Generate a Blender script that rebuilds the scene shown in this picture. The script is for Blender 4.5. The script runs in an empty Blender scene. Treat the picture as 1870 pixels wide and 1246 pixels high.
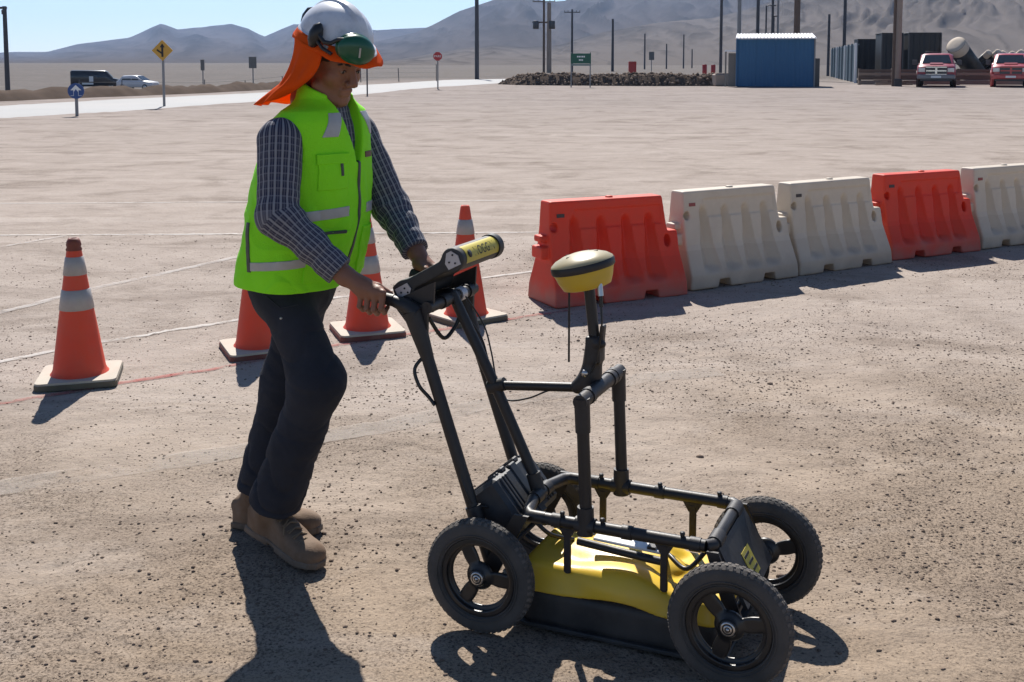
import bpy, bmesh, math, random
import numpy as np
from mathutils import Vector, Matrix, noise

scene = bpy.context.scene
COL = scene.collection
R = math.radians
random.seed(7)
RNG = np.random.default_rng(7)

# ------------------------------------------------------------------ camera
# a tall phone picture cropped to its lower part: the lens axis sits above the middle of the frame
EYE = 1.567
cam_data = bpy.data.cameras.new('camera')
cam_data.sensor_width = 36.0
cam_data.lens = 36.0 * 2060.0 / 1870.0
cam_data.shift_y = -323.0 / 1870.0
cam_data.clip_start = 0.1
cam_data.clip_end = 20000.0
cam = bpy.data.objects.new('camera', cam_data)
cam.location = (0, 0, EYE)
cam.rotation_euler = (R(90 - 5.214), 0, 0)
COL.objects.link(cam)
scene.camera = cam

# ------------------------------------------------------------------ sky and sun
SUN_EL, SUN_AZ = 46.0, -7.0          # azimuth measured from +Y towards +X
world = bpy.data.worlds.new('World')
scene.world = world
world.use_nodes = True
wn = world.node_tree.nodes
wl = world.node_tree.links
bg = wn['Background']
sky = wn.new('ShaderNodeTexSky')
sky.sky_type = 'NISHITA'
sky.sun_disc = False
sky.sun_elevation = R(SUN_EL)
sky.sun_rotation = R(SUN_AZ)
sky.altitude = 2300.0
sky.air_density = 1.0
sky.dust_density = 0.12
sky.ozone_density = 2.2
bg.inputs['Strength'].default_value = 0.07
wl.new(sky.outputs['Color'], bg.inputs['Color'])

sun_data = bpy.data.lights.new('sun', 'SUN')
sun_data.energy = 5.0
sun_data.angle = R(0.53)
sun_data.color = (1.0, 0.95, 0.88)
sun = bpy.data.objects.new('sun', sun_data)
sdir = Vector((math.sin(R(SUN_AZ)) * math.cos(R(SUN_EL)), math.cos(R(SUN_AZ)) * math.cos(R(SUN_EL)), math.sin(R(SUN_EL))))
sun.rotation_euler = sdir.to_track_quat('Z', 'Y').to_euler()
sun.location = (0, 0, 30)
COL.objects.link(sun)

scene.view_settings.view_transform = 'Standard'
scene.view_settings.look = 'None'
scene.view_settings.exposure = 0.72
scene.view_settings.gamma = 1.0
scene.view_settings.use_curve_mapping = False
scene.cycles.max_bounces = 5
scene.cycles.diffuse_bounces = 2
scene.cycles.glossy_bounces = 2
scene.cycles.volume_bounces = 0
scene.cycles.transparent_max_bounces = 6

# ------------------------------------------------------------------ object helpers
def link(name, data, parent=None, mat=None, loc=None, rot=None):
    o = bpy.data.objects.new(name, data)
    COL.objects.link(o)
    if parent is not None:
        o.parent = parent
    if loc is not None:
        o.location = loc
    if rot is not None:
        o.rotation_euler = rot
    if mat is not None and data is not None:
        data.materials.clear()
        data.materials.append(mat)
    return o

def tag(o, label=None, cat=None, group=None, kind=None):
    if label: o['label'] = label
    if cat: o['category'] = cat
    if group: o['group'] = group
    if kind: o['kind'] = kind
    return o

def thing(name, label, cat, loc=(0, 0, 0), rz=0.0, group=None):
    o = link(name, None, None, None, loc, (0, 0, rz))
    o.empty_display_size = 0.1
    return tag(o, label, cat, group)

def copy_tree(o, parent=None):
    c = o.copy()
    COL.objects.link(c)
    c.parent = parent
    for ch in list(o.children):
        copy_tree(ch, c)
    return c

def np_mesh(name, v, f, smooth=True):
    v = np.asarray(v, dtype=np.float32)
    f = np.asarray(f, dtype=np.int32)
    k = f.shape[1]
    me = bpy.data.meshes.new(name)
    me.vertices.add(len(v)); me.vertices.foreach_set('co', v.ravel())
    me.loops.add(f.size); me.loops.foreach_set('vertex_index', f.ravel())
    me.polygons.add(len(f))
    me.polygons.foreach_set('loop_start', np.arange(len(f), dtype=np.int32) * k)
    me.polygons.foreach_set('loop_total', np.full(len(f), k, dtype=np.int32))
    me.update(calc_edges=True)
    me.validate()
    if smooth:
        me.polygons.foreach_set('use_smooth', np.ones(len(me.polygons), dtype=bool))
    return me

class MB:
    """collects boxes, tubes and lathes into one mesh"""
    def __init__(self):
        self.v = []; self.f = []; self.sm = []
    def add(self, vs, fs, smooth=False):
        b = len(self.v)
        self.v.extend([tuple(p) for p in vs])
        for f in fs:
            self.f.append([i + b for i in f]); self.sm.append(smooth)
    def box(self, c, h, m=None, bev=0.0):
        x, y, z = h
        if bev > 0:
            b = min(bev, x * .49, y * .49, z * .49)
            vs = []; 
            for sx in (-1, 1):
                for sy in (-1, 1):
                    for sz in (-1, 1):
                        vs += [(sx * x, sy * (y - b), sz * (z - b)), (sx * (x - b), sy * y, sz * (z - b)), (sx * (x - b), sy * (y - b), sz * z)]
            bm = bmesh.new()
            for p in vs: bm.verts.new(p)
            bmesh.ops.convex_hull(bm, input=bm.verts[:])
            bm.verts.index_update()
            vs = [v.co.copy() for v in bm.verts]; fs = [[v.index for v in f.verts] for f in bm.faces]
            bm.free()
        else:
            vs = [Vector((sx * x, sy * y, sz * z)) for sx in (-1, 1) for sy in (-1, 1) for sz in (-1, 1)]
            fs = [(0, 1, 3, 2), (4, 6, 7, 5), (0, 4, 5, 1), (2, 3, 7, 6), (0, 2, 6, 4), (1, 5, 7, 3)]
        if m is not None:
            vs = [m @ Vector(p) for p in vs]
        vs = [Vector(p) + Vector(c) for p in vs]
        self.add(vs, fs)
        return self
    def tube(self, pts, r, n=12, cap=True, closed=False):
        pts = [Vector(p) for p in pts]
        if not hasattr(r, '__len__'): r = [r] * len(pts)
        rings = []
        up = Vector((0, 0, 1))
        m = len(pts)
        prev = None
        for i, p in enumerate(pts):
            if closed: t = pts[(i + 1) % m] - pts[i - 1]
            elif i == 0: t = pts[1] - p
            elif i == m - 1: t = p - pts[i - 1]
            else: t = (pts[i + 1] - p).normalized() + (p - pts[i - 1]).normalized()
            t.normalize()
            if prev is None:
                a = up.cross(t)
                if a.length < 1e-3: a = Vector((1, 0, 0)).cross(t)
            else:
                a = prev - t * prev.dot(t)
            a.normalize(); b = t.cross(a); prev = a
            rings.append([p + (a * math.cos(2 * math.pi * k / n) + b * math.sin(2 * math.pi * k / n)) * r[i] for k in range(n)])
        vs = [q for ring in rings for q in ring]
        fs = []
        for i in range(m if closed else m - 1):
            j = (i + 1) % m
            for k in range(n):
                k2 = (k + 1) % n
                fs.append((i * n + k, i * n + k2, j * n + k2, j * n + k))
        self.add(vs, fs, True)
        if cap and not closed:
            self.add(rings[0], [list(range(n))[::-1]]); self.add(rings[-1], [list(range(n))])
        return self
    def lathe(self, prof, n=32, m=None, smooth=True, c=(0, 0, 0), a0=0.0):
        """profile of (radius, height) about local Z"""
        vs = []; fs = []
        for (r, z) in prof:
            for k in range(n):
                a = a0 + 2 * math.pi * k / n
                vs.append(Vector((r * math.cos(a), r * math.sin(a), z)))
        for i in range(len(prof) - 1):
            for k in range(n):
                k2 = (k + 1) % n
                fs.append((i * n + k, i * n + k2, (i + 1) * n + k2, (i + 1) * n + k))
        if m is not None: vs = [m @ p for p in vs]
        vs = [p + Vector(c) for p in vs]
        self.add(vs, fs, smooth)
        return self
    def prism(self, poly, h0, h1, m=None, c=(0, 0, 0)):
        """polygon in XY pushed from z=h0 to h1"""
        n = len(poly)
        vs = [Vector((x, y, h0)) for x, y in poly] + [Vector((x, y, h1)) for x, y in poly]
        fs = [list(range(n))[::-1], list(range(n, 2 * n))] + [(i, (i + 1) % n, n + (i + 1) % n, n + i) for i in range(n)]
        if m is not None: vs = [m @ p for p in vs]
        vs = [p + Vector(c) for p in vs]
        self.add(vs, fs)
        return self
    def mesh(self, name):
        me = bpy.data.meshes.new(name)
        me.from_pydata([tuple(p) for p in self.v], [], self.f)
        me.polygons.foreach_set('use_smooth', np.array(self.sm, dtype=bool))
        me.update()
        return me
    def build(self, name, mat, parent=None, loc=None, rot=None):
        return link(name, self.mesh(name), parent, mat, loc, rot)

def arc(c, r, a0, a1, n, ax=(1, 0, 0), ay=(0, 0, 1)):
    c, ax, ay = Vector(c), Vector(ax), Vector(ay)
    return [c + ax * r * math.cos(a0 + (a1 - a0) * i / n) + ay * r * math.sin(a0 + (a1 - a0) * i / n) for i in range(n + 1)]

def frame_to(a, b):
    """matrix whose Z runs from a to b"""
    d = (Vector(b) - Vector(a)).normalized()
    return d.to_track_quat('Z', 'Y').to_matrix()

def text_mesh(name, body, size, ext=0.0, align='CENTER'):
    cu = bpy.data.curves.new(name, 'FONT')
    cu.body = body; cu.size = size; cu.align_x = align; cu.align_y = 'CENTER'; cu.extrude = ext; cu.resolution_u = 3
    t = bpy.data.objects.new(name, cu)
    COL.objects.link(t)
    dg = bpy.context.evaluated_depsgraph_get()
    me = bpy.data.meshes.new_from_object(t.evaluated_get(dg))
    bpy.data.objects.remove(t); bpy.data.curves.remove(cu)
    return me

# ------------------------------------------------------------------ materials
def mat(name, col, rough=0.6, metal=0.0, var=0.12, scale=8.0, bump=0.0, bscale=60.0, dirt=0.0, dirtcol=(0.36, 0.30, 0.25), dscale=5.0, spec=0.5, coords='Object', sub=0.0, coat=0.0, dthr=0.55):
    m = bpy.data.materials.new(name)
    m.use_nodes = True
    nt = m.node_tree; N = nt.nodes; L = nt.links
    b = N['Principled BSDF']
    b.inputs['Roughness'].default_value = rough
    b.inputs['Metallic'].default_value = metal
    b.inputs['Specular IOR Level'].default_value = spec
    b.inputs['Coat Weight'].default_value = coat
    tc = N.new('ShaderNodeTexCoord')
    nz = N.new('ShaderNodeTexNoise'); nz.inputs['Scale'].default_value = scale; nz.inputs['Detail'].default_value = 6
    L.new(tc.outputs[coords], nz.inputs['Vector'])
    mx = N.new('ShaderNodeMixRGB'); mx.blend_type = 'MIX'
    c = np.array(col)
    mx.inputs['Color1'].default_value = (*np.clip(c * (1 - var), 0, 1), 1)
    mx.inputs['Color2'].default_value = (*np.clip(c * (1 + var), 0, 1), 1)
    L.new(nz.outputs['Fac'], mx.inputs['Fac'])
    out = mx.outputs['Color']
    if dirt > 0:
        nd = N.new('ShaderNodeTexNoise'); nd.inputs['Scale'].default_value = dscale; nd.inputs['Detail'].default_value = 8; nd.inputs['Roughness'].default_value = 0.65
        L.new(tc.outputs[coords], nd.inputs['Vector'])
        rp = N.new('ShaderNodeMapRange'); rp.inputs['From Min'].default_value = dthr - 0.15; rp.inputs['From Max'].default_value = dthr + 0.2; rp.inputs['To Max'].default_value = dirt
        L.new(nd.outputs['Fac'], rp.inputs['Value'])
        m2 = N.new('ShaderNodeMixRGB'); m2.inputs['Color2'].default_value = (*dirtcol, 1)
        L.new(rp.outputs['Result'], m2.inputs['Fac']); L.new(out, m2.inputs['Color1'])
        out = m2.outputs['Color']
        mr = N.new('ShaderNodeMapRange'); mr.inputs['To Min'].default_value = rough; mr.inputs['To Max'].default_value = min(1, rough + 0.35)
        L.new(rp.outputs['Result'], mr.inputs['Value']); L.new(mr.outputs['Result'], b.inputs['Roughness'])
    L.new(out, b.inputs['Base Color'])
    if sub > 0:
        b.inputs['Subsurface Weight'].default_value = sub
        b.inputs['Subsurface Radius'].default_value = (0.01, 0.004, 0.002)
        b.inputs['Subsurface Scale'].default_value = 1.0
    if bump > 0:
        nb = N.new('ShaderNodeTexNoise'); nb.inputs['Scale'].default_value = bscale; nb.inputs['Detail'].default_value = 5
        L.new(tc.outputs[coords], nb.inputs['Vector'])
        bp = N.new('ShaderNodeBump'); bp.inputs['Strength'].default_value = bump; bp.inputs['Distance'].default_value = 0.01
        L.new(nb.outputs['Fac'], bp.inputs['Height']); L.new(bp.outputs['Normal'], b.inputs['Normal'])
    return m

def node(nt, t, **kw):
    n = nt.nodes.new(t)
    for k, v in kw.items():
        if k.startswith('i_'):
            n.inputs[k[2:].replace('_', ' ')].default_value = v
        else:
            setattr(n, k, v)
    return n

def translucent(m, w=0.3, col=None):
    """thin cloth or plastic that lets some light through"""
    nt = m.node_tree; N = nt.nodes; L = nt.links
    b = N['Principled BSDF']
    out = N['Material Output']
    t = N.new('ShaderNodeBsdfTranslucent')
    if col is not None: t.inputs['Color'].default_value = (*col, 1)
    else: L.new(b.inputs['Base Color'].links[0].from_socket, t.inputs['Color'])
    mx = N.new('ShaderNodeMixShader'); mx.inputs['Fac'].default_value = w
    L.new(b.outputs[0], mx.inputs[1]); L.new(t.outputs[0], mx.inputs[2]); L.new(mx.outputs[0], out.inputs['Surface'])
    return m

# ------------------------------------------------------------------ signed distance modelling
def V3(*a): return np.array(a, dtype=np.float32)

def s_cap(p, a, b, r1, r2=None):
    a = V3(*a); b = V3(*b)
    if r2 is None: r2 = r1
    ab = b - a
    h = np.clip(((p - a) @ ab) / float(ab @ ab), 0, 1)
    d = p - a - h[:, None] * ab
    return np.sqrt((d * d).sum(1)) - (r1 + (r2 - r1) * h)

def s_ell(p, c, r, M=None):
    q = p - V3(*c)
    if M is not None: q = q @ M          # rows of M are not needed: q' = M^T q
    r = V3(*r)
    k0 = np.sqrt(((q / r) ** 2).sum(1)); k1 = np.sqrt(((q / (r * r)) ** 2).sum(1)) + 1e-6
    return k0 * (k0 - 1) / k1

def s_box(p, c, h, rad=0.0, M=None):
    q = p - V3(*c)
    if M is not None: q = q @ M
    q = np.abs(q) - (V3(*h) - rad)
    return np.sqrt((np.maximum(q, 0) ** 2).sum(1)) + np.minimum(q.max(1), 0) - rad

def smin(a, b, k):
    h = np.clip(0.5 + 0.5 * (b - a) / k, 0, 1)
    return b * (1 - h) + a * h - k * h * (1 - h)

def smax(a, b, k): return -smin(-a, -b, k)

def s_sections(p, rows):
    """stacked ellipses: rows of (z, cx, cy, ax, ay)"""
    t = np.array(rows, dtype=np.float32)
    z = p[:, 2]
    zz = np.clip(z, t[0, 0], t[-1, 0])
    def I(c):
        # smooth (catmull) interpolation
        return np.interp(zz, t[:, 0], t[:, c])
    cx, cy, ax, ay = I(1), I(2), I(3), I(4)
    x = (p[:, 0] - cx); y = (p[:, 1] - cy)
    k0 = np.sqrt((x / ax) ** 2 + (y / ay) ** 2) + 1e-6
    k1 = np.sqrt((x / ax ** 2) ** 2 + (y / ay ** 2) ** 2) + 1e-6
    d = k0 * (k0 - 1) / k1
    return np.maximum(d, np.maximum(t[0, 0] - z, z - t[-1, 0]))

def fine_rows(rows, n=8):
    """resample section rows with a smooth spline"""
    t = np.array(rows, dtype=float)
    out = []
    m = len(t)
    for i in range(m - 1):
        p0, p1, p2, p3 = t[max(i - 1, 0)], t[i], t[i + 1], t[min(i + 2, m - 1)]
        for k in range(n):
            u = k / n
            q = 0.5 * ((2 * p1) + (-p0 + p2) * u + (2 * p0 - 5 * p1 + 4 * p2 - p3) * u * u + (-p0 + 3 * p1 - 3 * p2 + p3) * u ** 3)
            q[0] = p1[0] + (p2[0] - p1[0]) * u
            out.append(q)
    out.append(t[-1])
    return out

def surface(f, lo, hi, h, slack=1.7):
    """surface nets on a sparse grid"""
    lo = np.array(lo, dtype=np.float64); hi = np.array(hi, dtype=np.float64)
    B = 6
    nb = np.ceil((hi - lo) / (B * h)).astype(int) + 1
    gx, gy, gz = np.meshgrid(*[np.arange(n) for n in nb], indexing='ij')
    bi = np.stack([gx.ravel(), gy.ravel(), gz.ravel()], 1)
    cen = (lo + (bi * B + B / 2 - 0.5) * h).astype(np.float32)
    dc = f(cen)
    act = np.abs(dc) < slack * (B * h * 0.87 + 2 * h)
    full = np.repeat(np.repeat(np.repeat(np.where(dc > 0, 1.0, -1.0).astype(np.float32).reshape(nb), B, 0), B, 1), B, 2)
    ii = np.stack(np.meshgrid(*[np.arange(B)] * 3, indexing='ij'), -1).reshape(-1, 3)
    A = bi[act]
    CH = 4000
    for s in range(0, len(A), CH):
        idx = (A[s:s + CH, None, :] * B + ii[None]).reshape(-1, 3)
        d = f((lo + idx * h).astype(np.float32))
        full[idx[:, 0], idx[:, 1], idx[:, 2]] = d
    ins = full < 0
    n = full.shape
    c = ins[:-1, :-1, :-1].astype(np.uint8)
    tot = np.zeros_like(c)
    for dx in (0, 1):
        for dy in (0, 1):
            for dz in (0, 1):
                tot += ins[dx:n[0] - 1 + dx, dy:n[1] - 1 + dy, dz:n[2] - 1 + dz]
    cells = np.argwhere((tot > 0) & (tot < 8))
    cid = np.full(c.shape, -1, dtype=np.int32)
    cid[cells[:, 0], cells[:, 1], cells[:, 2]] = np.arange(len(cells))
    acc = np.zeros((len(cells), 3)); cnt = np.zeros(len(cells))
    corners = [(0, 0, 0), (1, 0, 0), (0, 1, 0), (1, 1, 0), (0, 0, 1), (1, 0, 1), (0, 1, 1), (1, 1, 1)]
    vals = [full[cells[:, 0] + a, cells[:, 1] + b, cells[:, 2] + e] for a, b, e in corners]
    for i, j in [(0, 1), (2, 3), (4, 5), (6, 7), (0, 2), (1, 3), (4, 6), (5, 7), (0, 4), (1, 5), (2, 6), (3, 7)]:
        va, vb = vals[i], vals[j]
        m = (va < 0) != (vb < 0)
        t = np.where(m, va / np.where(np.abs(va - vb) < 1e-9, 1, va - vb), 0)[:, None]
        pa = np.array(corners[i]); pb = np.array(corners[j])
        acc += np.where(m[:, None], pa + (pb - pa) * t, 0); cnt += m
    verts = lo + (cells + acc / cnt[:, None]) * h
    quads = []
    for ax in range(3):
        o1, o2 = [(1, 2), (2, 0), (0, 1)][ax]
        sl0 = [slice(None)] * 3; sl1 = [slice(None)] * 3
        sl0[ax] = slice(0, -1); sl1[ax] = slice(1, None)
        e = np.argwhere(ins[tuple(sl0)] != ins[tuple(sl1)])
        ok = (e[:, o1] > 0) & (e[:, o2] > 0) & (e[:, o1] < c.shape[o1]) & (e[:, o2] < c.shape[o2]) & (e[:, ax] < c.shape[ax])
        e = e[ok]
        fl = ins[e[:, 0], e[:, 1], e[:, 2]]
        def g(a, b):
            q = e.copy(); q[:, o1] -= a; q[:, o2] -= b
            return cid[q[:, 0], q[:, 1], q[:, 2]]
        q = np.stack([g(0, 0), g(1, 0), g(1, 1), g(0, 1)], 1)
        q[~fl] = q[~fl][:, ::-1]
        quads.append(q[(q >= 0).all(1)])
    return verts, np.concatenate(quads)

def sdf_obj(name, f, lo, hi, h, m, parent=None, off=(0, 0, 0)):
    v, q = surface(f, lo, hi, h)
    me = np_mesh(name, v - np.array(off), q)
    return link(name, me, parent, m), v, q

def wob(p, s, seed=0.0):
    """cheap smooth wrinkle field"""
    x, y, z = p[:, 0] * s + seed, p[:, 1] * s - seed * 1.7, p[:, 2] * s + seed * .6
    return (np.sin(x * 1.3 + 1.9 * np.sin(y * 1.1 + z * .7)) + np.sin(y * 1.7 + 1.3 * np.sin(z * 1.2 + x * .8)) + np.sin(z * 1.5 + 1.6 * np.sin(x * .9 - y * 1.4))) / 3

# ------------------------------------------------------------------ numpy value noise
_perm = RNG.random((256, 256)).astype(np.float32)
def vnoise(x, y):
    xi = np.floor(x).astype(int); yi = np.floor(y).astype(int)
    fx = x - xi; fy = y - yi
    fx = fx * fx * (3 - 2 * fx); fy = fy * fy * (3 - 2 * fy)
    a = _perm[xi & 255, yi & 255]; b = _perm[(xi + 1) & 255, yi & 255]
    c = _perm[xi & 255, (yi + 1) & 255]; d = _perm[(xi + 1) & 255, (yi + 1) & 255]
    return (a * (1 - fx) + b * fx) * (1 - fy) + (c * (1 - fx) + d * fx) * fy
def fbm(x, y, o=5, g=0.5):
    s = 0; a = 1; t = 0
    for i in range(o):
        s = s + a * vnoise(x * 2 ** i + 17.3 * i, y * 2 ** i + 9.1 * i); t += a; a *= g
    return s / t
def ridged(x, y, o=5, g=0.5):
    s = 0; a = 1; t = 0
    for i in range(o):
        n = 1 - np.abs(2 * vnoise(x * 2 ** i + 31.7 * i, y * 2 ** i + 5.3 * i) - 1); s = s + a * n * n; t += a; a *= g
    return s / t
def sstep(a, b, x):
    t = np.clip((x - a) / (b - a), 0, 1); return t * t * (3 - 2 * t)

# =================================================================== THE SETTING
def terrain(x, y):
    x = np.asarray(x, dtype=float); y = np.asarray(y, dtype=float)
    near = 1 - sstep(9, 16, np.hypot(x, y))
    b = (fbm(x * 1.6 + 40, y * 1.6 + 40, 3) - .5) * .014 + (fbm(x * 9 + 7, y * 9 + 3, 3) - .5) * .009
    fine = (ridged(x * 20 + 5, y * 20, 2) - .45) * .009 * sstep(.46, .66, fbm(x * .9 + 11, y * .9 + 4, 3))
    dip = -1.35 * sstep(8, 22, -x - 2) * sstep(46, 100, y) * (1 - sstep(160, 420, y))
    far = (fbm(x * .11 + 3, y * .11 + 8, 3) - .5) * .10 * sstep(14, 40, y)
    return (b + fine) * near - .003 + dip + far

def graded(a, b, step, lo, hi, g=1.09):
    m = list(np.arange(a, b + 1e-6, step))
    s = step
    while m[-1] < hi: s *= g; m.append(m[-1] + s)
    l = []; s = step; x = a
    while x > lo: s *= g; x -= s; l.append(x)
    return np.array(l[::-1] + m)

xs = graded(-2.4, 3.2, .019, -7000, 7000, 1.10)
ys = graded(2.2, 6.2, .019, -60, 7500, 1.07)
GX, GY = np.meshgrid(xs, ys, indexing='ij')
GZ = terrain(GX, GY)
nx, ny = GX.shape
idx = np.arange(nx * ny).reshape(nx, ny)
gq = np.stack([idx[:-1, :-1], idx[1:, :-1], idx[1:, 1:], idx[:-1, 1:]], -1).reshape(-1, 4)

def ground_material():
    m = bpy.data.materials.new('desert_dirt'); m.use_nodes = True
    nt = m.node_tree; L = nt.links; b = nt.nodes['Principled BSDF']
    b.inputs['Roughness'].default_value = .95; b.inputs['Specular IOR Level'].default_value = .06
    tc = node(nt, 'ShaderNodeTexCoord'); P = tc.outputs['Object']
    def nz(sc, det=6, rough=.6, stretch=None, dist=0.0):
        src = P
        if stretch:
            mp = node(nt, 'ShaderNodeMapping'); mp.inputs['Scale'].default_value = stretch; mp.inputs['Rotation'].default_value = (0, 0, .35)
            L.new(P, mp.inputs['Vector']); src = mp.outputs['Vector']
        n = node(nt, 'ShaderNodeTexNoise', i_Scale=sc, i_Detail=det, i_Roughness=rough, i_Distortion=dist)
        L.new(src, n.inputs['Vector']); return n.outputs['Fac']
    def rng(v, a, c, lo=0.0, hi=1.0):
        n = node(nt, 'ShaderNodeMapRange'); n.inputs['From Min'].default_value = a; n.inputs['From Max'].default_value = c
        n.inputs['To Min'].default_value = lo; n.inputs['To Max'].default_value = hi
        L.new(v, n.inputs['Value']); return n.outputs['Result']
    def mix(f, a, c, mode='MIX'):
        n = node(nt, 'ShaderNodeMixRGB', blend_type=mode)
        if isinstance(f, float): n.inputs['Fac'].default_value = f
        else: L.new(f, n.inputs['Fac'])
        for k, v in ((1, a), (2, c)):
            if isinstance(v, tuple): n.inputs[k].default_value = (*v, 1)
            else: L.new(v, n.inputs[k])
        return n.outputs['Color']
    def mul(a, c):
        n = node(nt, 'ShaderNodeMath', operation='MULTIPLY')
        for k, v in ((0, a), (1, c)):
            if isinstance(v, float): n.inputs[k].default_value = v
            else: L.new(v, n.inputs[k])
        return n.outputs[0]
    sep = node(nt, 'ShaderNodeSeparateXYZ'); L.new(P, sep.inputs[0])
    # browner turned soil near and to the right, pale compacted dust beyond
    side = node(nt, 'ShaderNodeMath', operation='MULTIPLY_ADD'); side.inputs[1].default_value = -.35
    L.new(sep.outputs['X'], side.inputs[0]); L.new(sep.outputs['Y'], side.inputs[2])
    wig = node(nt, 'ShaderNodeMath', operation='MULTIPLY_ADD'); wig.inputs[1].default_value = 5.0
    big = nz(.35, 4)
    L.new(big, wig.inputs[0]); L.new(side.outputs[0], wig.inputs[2])
    zone = rng(wig.outputs[0], 5.2, 8.6)
    n13 = nz(1.3, 5, .65)
    soil = mix(n13, (.262, .200, .145), (.372, .296, .226))
    dust = mix(n13, (.285, .238, .204), (.392, .337, .298))
    col = mix(zone, soil, dust)
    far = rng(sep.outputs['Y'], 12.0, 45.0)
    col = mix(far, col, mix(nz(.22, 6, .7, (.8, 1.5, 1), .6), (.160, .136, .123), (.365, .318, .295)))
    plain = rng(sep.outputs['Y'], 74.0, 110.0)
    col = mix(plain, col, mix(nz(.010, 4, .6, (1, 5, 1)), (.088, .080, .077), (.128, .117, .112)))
    # brushed streaks left by tyres and graders
    st = nz(1.1, 6, .75, (.55, 1.7, 1), .9)
    col = mix(rng(st, .50, .68, 0, .50), col, (.150, .118, .096))
    st2 = nz(.8, 4, .7, (.20, 1.6, 1), .6)
    col = mix(rng(st2, .54, .76, 0, .5), col, (.46, .405, .365))
    # gravelly patches, darker and mostly on the right and near
    patch0 = nz(.9, 4, .62, None, .5)
    pm = node(nt, 'ShaderNodeMath', operation='MULTIPLY_ADD'); pm.inputs[1].default_value = -.16; L.new(zone, pm.inputs[0]); L.new(patch0, pm.inputs[2])
    patch = pm.outputs[0]
    col = mix(rng(patch, .36, .54, 0, .32), col, (.150, .112, .082))
    mott = nz(2.7, 5, .7, None, .4)
    col = mix(rng(mott, .52, .70, 0, .20), col, (.150, .118, .095))
    col = mix(rng(mott, .30, .46, .22, 0), col, (.47, .41, .36))
    grit = nz(105., 3, .8)
    col = mix(mul(rng(patch, .36, .56, .08, 1.), rng(grit, .50, .62, 0, .9)), col, (.058, .043, .033))
    grit2 = nz(38., 4, .78)
    col = mix(mul(rng(patch, .32, .58, .12, 1.), rng(grit2, .55, .66, 0, .75)), col, (.078, .058, .045))
    vo = node(nt, 'ShaderNodeTexVoronoi', i_Scale=58.0); vo.inputs['Randomness'].default_value = 1.0
    L.new(P, vo.inputs['Vector'])
    sp = rng(vo.outputs['Distance'], .18, .28, 1, 0)
    keep = rng(vo.outputs['Color'], .52, .56)
    col = mix(mul(mul(sp, keep), .80), col, (.066, .050, .040))
    L.new(col, b.inputs['Base Color'])
    h1 = nz(70., 4, .72); h2 = nz(9., 4, .65)
    ad = node(nt, 'ShaderNodeMath', operation='MULTIPLY_ADD'); ad.inputs[1].default_value = .35
    L.new(h1, ad.inputs[0]); L.new(h2, ad.inputs[2])
    bp = node(nt, 'ShaderNodeBump', i_Strength=.7, i_Distance=.022)
    L.new(ad.outputs[0], bp.inputs['Height']); L.new(bp.outputs['Normal'], b.inputs['Normal'])
    return m
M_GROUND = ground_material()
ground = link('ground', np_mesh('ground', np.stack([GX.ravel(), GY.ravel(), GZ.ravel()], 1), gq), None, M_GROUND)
tag(ground, 'pale brown compacted desert dirt yard with gravel', None, None, 'structure')

# ---- road: a pale strip crossing behind the yard
def ribbon(path, w, lift, seg=.25, jitter=0.0):
    pts = [Vector((x, y, 0)) for x, y in path]
    cum = [0]
    for a, b in zip(pts, pts[1:]): cum.append(cum[-1] + (b - a).length)
    n = max(2, int(cum[-1] / seg))
    s = np.linspace(0, cum[-1], n + 1)
    X = np.interp(s, cum, [p.x for p in pts]); Y = np.interp(s, cum, [p.y for p in pts])
    k = max(1, int(n * .03))
    T = np.stack([np.gradient(X), np.gradient(Y)], 1); T /= np.linalg.norm(T, axis=1)[:, None] + 1e-9
    Nn = np.stack([-T[:, 1], T[:, 0]], 1)
    wv = w if hasattr(w, '__len__') else [w, w]
    W = np.interp(s, np.linspace(0, cum[-1], len(wv)), wv)
    if jitter: W = W * (1 + jitter * (fbm(s * 9, s * 0 + 3, 3) - .5))
    rows = []
    cols = 5
    for j in range(cols):
        o = (j / (cols - 1) - .5) * W
        x = X + Nn[:, 0] * o; y = Y + Nn[:, 1] * o
        rows.append(np.stack([x, y, terrain(x, y) + lift], 1))
    v = np.stack(rows, 1).reshape(-1, 3)
    i = np.arange((n + 1) * cols).reshape(n + 1, cols)
    q = np.stack([i[:-1, :-1], i[1:, :-1], i[1:, 1:], i[:-1, 1:]], -1).reshape(-1, 4)
    return v, q

M_ROAD = mat('pale_road', (.335, .335, .335), .9, 0, .10, .3, .3, 8, .35, (.40, .36, .33), .15)
far_e = [(-42, 21), (-26, 32.5), (-18.2, 40), (-15.9, 47), (-12.8, 58), (-9.6, 78), (-5.6, 95), (0.5, 104), (9, 112)]
near_e = [(-34, 13), (-20, 25), (-14, 30.9), (-12, 35.6), (-9.6, 43.3), (-6.4, 56), (-4.4, 67.7), (0.4, 85.5), (9, 93)]
cl = []
rv = []; rq = []
fe = np.array(far_e); ne = np.array(near_e)
NS = 120; NC = 12
tt = np.linspace(0, 1, NS)
def curve_at(e):
    c = np.r_[0, np.cumsum(np.linalg.norm(np.diff(e, axis=0), axis=1))]; c /= c[-1]
    u = np.linspace(0, 1, len(e))
    return np.stack([np.interp(tt, u, e[:, 0]), np.interp(tt, u, e[:, 1])], 1)
A_, B_ = curve_at(ne), curve_at(fe)
for i in range(NS):
    for j in range(NC):
        p = A_[i] + (B_[i] - A_[i]) * (j / (NC - 1) + (.05 * (vnoise(np.array(i * .9), np.array(j * 3.3)) - .5)))
        rv.append((p[0], p[1], float(terrain(p[0], p[1])) + (.03 if 0 < j < NC - 1 else -.03)))
ri = np.arange(NS * NC).reshape(NS, NC)
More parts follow.
